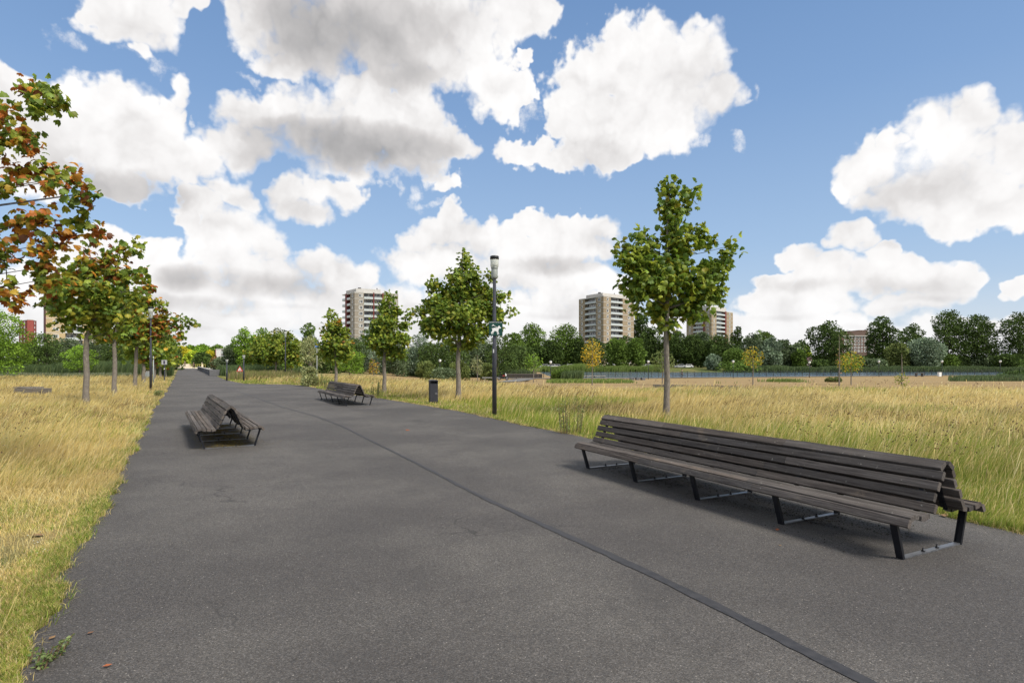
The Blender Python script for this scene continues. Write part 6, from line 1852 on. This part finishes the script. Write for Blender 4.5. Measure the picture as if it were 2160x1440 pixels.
tower('small white apartment block right of the far path end', 454.5, 456, 478, 262, 252, 250, 733, 9.0, -.1,
      ([(0, 1.0, 'accent', [])], [(0, .45, 'brick', []), (.45, 1.0, 'balcony', [])]),
      plain('white_render', (.78, .77, .76), .9, var=.03), accent=plain('pink_edge', (.45, .25, .25), .9), band=False)

# stepped brown brick block with white balconies, far right
r0 = at(1810, 330); 
r_ = empty('apartment_block', tuple(r0), 0, 'stepped brown brick flats with white balconies between the two big dark trees on the right', 'apartment building')
def fx(px): return (px - 1810) / F * 330
def fz(py): return zat(py, 330) - r0.z
w = MB()
for (a, c, t) in ((1776, 1792, 700), (1792.02, 1812, 697.5), (1812.02, 1829.5, 696)): w.box(fx(a), fx(c), 0, 12, 0, fz(t))
w.box(fx(1829.52), fx(1850), 1, 12, 0, fz(716)); w.build('wall', BR_B, r_)
w = MB(); w.box(fx(1829.6), fx(1833.5), .5, 3, fz(716) + .01, fz(694)); w.build('chimney', plain('pale_gable', (.55, .5, .5), .9), r_)
pr = None
for row, py in enumerate((712, 719, 726, 733, 740)):
    for px in (1783, 1790, 1797, 1804, 1811, 1818, 1825):
        if pr is None:
            f_ = MB(); 
            for (x0, x1, z0_, z1_) in ((-.55, .55, -.6, -.46), (-.55, .55, .46, .6), (-.55, -.42, -.46, .46), (.42, .55, -.46, .46)): f_.box(x0, x1, -.09, -.002, z0_, z1_)
            pr = f_.build('window', WHITEP, r_); pn = MB(); pn.box(-.43, .43, -.04, -.001, -.47, .47); pn.build('pane', WING, pr); o = pr
        else:
            o = pr.copy(); COL.objects.link(o); c = pr.children[0].copy(); COL.objects.link(c); c.parent = o
        o.location = (fx(px), 0, fz(py))
for py in (713.5, 722, 730, 738, 746, 753):
    b = MB(); b.box(fx(1832), fx(1846), -1.3, .9, fz(py) - .12, fz(py) + .12); bo = b.build('balcony', BANDM, r_)
    b = MB(); b.box(fx(1832), fx(1846), -1.3, -1.22, fz(py) + .121, fz(py) + 1.05); b.build('railing', BANDM, bo)
    b = MB(); b.box(fx(1833), fx(1845), .82, .98, fz(py) + .3, fz(py) + 2.0); b.build('balcony_window', WING, bo)
b = MB(); b.box(fx(1776), fx(1829), -.5, -.01, fz(709), fz(707.5)); b.build('cornice', BANDM, r_)
# little gabled house in the gap
p = at(1716, 300)
r_ = empty('gabled_house', tuple(p), 0, 'tiny pale pink gabled house seen through the gap in the trees', 'house')
hh = zat(754, 300) - p.z; ww = 9 / F * 300
b = MB(); b.prism([(-ww, 0), (ww, 0), (ww, hh * .6), (0, hh), (-ww, hh * .6)], 0, 8); b.build('wall', plain('pink_render', (.62, .48, .46), .9), r_)
b = MB(); b.prism([(-ww - .3, hh * .58), (0, hh + .02), (0, hh + .32), (-ww - .3, hh * .58 + .3)], -.3, 8.3); b.prism([(0, hh + .02), (ww + .3, hh * .58), (ww + .3, hh * .58 + .3), (0, hh + .32)], -.3, 8.3); b.build('roof', plain('brown_tiles', (.14, .08, .07), .85), r_)
b = MB(); b.box(-.5, .5, -.06, -.002, hh * .3, hh * .55); b.build('window', WING, r_)

# ------------------------------------------------------------------ wild plants at the path edge, dry seed heads, fallen leaves
def weed(label, p, H, spread, pal, seedv, nst=9, leafs=22, name='mugwort', lean=(0, 0), leaf=.05):
    rng = np.random.default_rng(seedv); root = empty(name, tuple(p), 0, label, 'weed')
    st_ = MB(); P = []; D_ = []
    for k in range(nst):
        a = rng.uniform(0, 6.28); e = spread * rng.uniform(.3, 1); h = H * rng.uniform(.6, 1)
        tip = Vector((math.cos(a) * e + lean[0], math.sin(a) * e + lean[1], h)); mid = Vector((tip.x * .4, tip.y * .4, h * .6))
        b0 = Vector((math.cos(a) * e * .75, math.sin(a) * e * .75, -.03)); mid = b0.lerp(tip, .55) + Vector((0, 0, h * .05))
        st_.tube([b0, mid, tip], [.006, .005, .002], 5, cap=False)
        for j in range(leafs):
            t = rng.uniform(.15, 1); q_ = b0.lerp(mid, t / .6) if t < .6 else mid.lerp(tip, (t - .6) / .4)
            P.append(tuple(q_)); d = rng.normal(size=3); d[2] = abs(d[2]) * .4; D_.append(d)
    st_.build('stems', plain('stem_brown', (.16, .11, .06), .8), root)
    P = np.array(P); n = len(P); C = np.array(pal)[rng.integers(0, len(pal), n)] * rng.uniform(.7, 1.2, (n, 1))
    leaf_mesh('leaves', P, np.array(D_), leaf * rng.uniform(.5, 1.3, n), C, KITE, LEAF, root, rng, .8)
    return root
GW = [(.24, .32, .11), (.30, .37, .15), (.18, .26, .07)]
q0 = G0(105, 1400)
weed('sprawling grey-green weed at the near left corner of the path', (q0[0], q0[1], 0), .14, .16, GW, 1, 9, 22, lean=(.06, .02), leaf=.026)
for k, (px, py, H, lab) in enumerate([(1205, 914, .85, 'tall bushy weed at the far end of the near bench'),
                                      (672, 815, 1.0, 'tall weed left of the farther bench'), (690, 820, .8, 'weed immediately behind the farther bench left end'), (792, 836, .8, 'weed right of the farther bench'),
                                      (334, 838, .4, 'grey-green weed at the left path edge below the lamp post')]):
    q0 = G0(px, py); weed(lab, (q0[0], q0[1], 0), H, H * .5, GW, 10 + k, 20, 24, leaf=.03 + .0008 * q0[1])
# dark teasel and dock heads over the meadow
SEEDC = [(.07, .045, .03), (.11, .065, .035), (.16, .08, .04)]
X, Y = roots(900, 8, 44, power=1.6); ok = (~inside_poly(X, Y, COARSE)) & (edge_dist(X, Y, COARSE) > 1.0) & (fbm(X, Y, .25, 77) > .52)
X, Y = X[ok], Y[ok]; P = []; n = 0
for x, y in zip(X, Y):
    h = RNG.uniform(.45, .85)
    for j in range(7): P.append((x + RNG.normal() * .09, y + RNG.normal() * .09, gz(x, y) + h - abs(RNG.normal()) * .12))
P = np.array(P); n = len(P)
C = np.array(SEEDC)[RNG.integers(0, 3, n)]
tag(leaf_mesh('seed_heads', P, RNG.normal(size=(n, 3)), np.maximum(.03, .0018 * P[:, 1]) * RNG.uniform(.6, 1.3, n), C, KITE, LEAF, None, RNG), kind='stuff')
# white umbels
X, Y = roots(700, 4, 26, power=1.5); ok = (~inside_poly(X, Y, COARSE)) & (edge_dist(X, Y, COARSE) < 2.2) & (edge_dist(X, Y, COARSE) > .1) & (fbm(X, Y, .4, 88) > .5)
X, Y = X[ok], Y[ok]; P = []
for x, y in zip(X, Y):
    h = RNG.uniform(.2, .55)
    for j in range(6): P.append((x + RNG.normal() * .03, y + RNG.normal() * .03, h + RNG.normal() * .012))
P = np.array(P); n = len(P)
tag(leaf_mesh('wild_flowers', P, RNG.normal(size=(n, 3)) * np.array([1, 1, .2]), np.maximum(.012, .0011 * P[:, 1]) * RNG.uniform(.6, 1.2, n), np.tile([(.62, .62, .55)], (n, 1)), KITE, LEAF, None, RNG, 2.0), kind='stuff')
# fallen chestnut leaves
def fallen(px, py, s, c, k, lab):
    q0 = G0(px, py); rng = np.random.default_rng(900 + k)
    T, Fc = PALM if s > .1 else KITE
    b = MB(); M_ = Matrix.Rotation(rng.uniform(0, 6.28), 4, 'Z') @ Matrix.Scale(s, 4)
    V_ = [(v[0], v[1], (v[2] + .42) * .35) for v in T]
    b.add([tuple(M_ @ Vector(v)) for v in V_], [tuple(f) for f in Fc])
    o = tag(b.build('fallen_leaf', plain('dead_leaf_%d' % (k % 3), c, .85, var=.3, scale=30)), lab, 'leaf', 'fallen leaves lying on the path and verge'); o.location = (q0[0], q0[1], .012)
RB = [(.30, .09, .03), (.22, .13, .06), (.16, .08, .04)]
for k, (px, py, s, lab) in enumerate([(855, 908, .12, 'reddish fallen leaf lying in the middle of the path'), (118, 1345, .05, 'brown leaf at the near left path edge under the weed'), (183, 1342, .045, 'curled brown leaf on the asphalt right of the near weed'),
                                      (215, 1412, .05, 'brown twig-like leaf on the asphalt at the lower left'), (72, 1135, .12, 'reddish leaf in the near left grass'), (80, 1200, .10, 'rust leaf in the dry grass at the lower left'), (210, 1000, .13, 'orange leaf in the grass left of the path'),
                                      (1990, 1088, .10, 'small brown leaf at the right verge behind the near bench'), (2075, 1098, .12, 'red-brown leaf on the right verge near the border'), (1640, 1118, .06, 'pale straw scrap under the near bench'), (1648, 1154, .035, 'tiny pale chip on the asphalt before the near bench')]):
    fallen(px, py, s, RB[k % 3], k, lab)
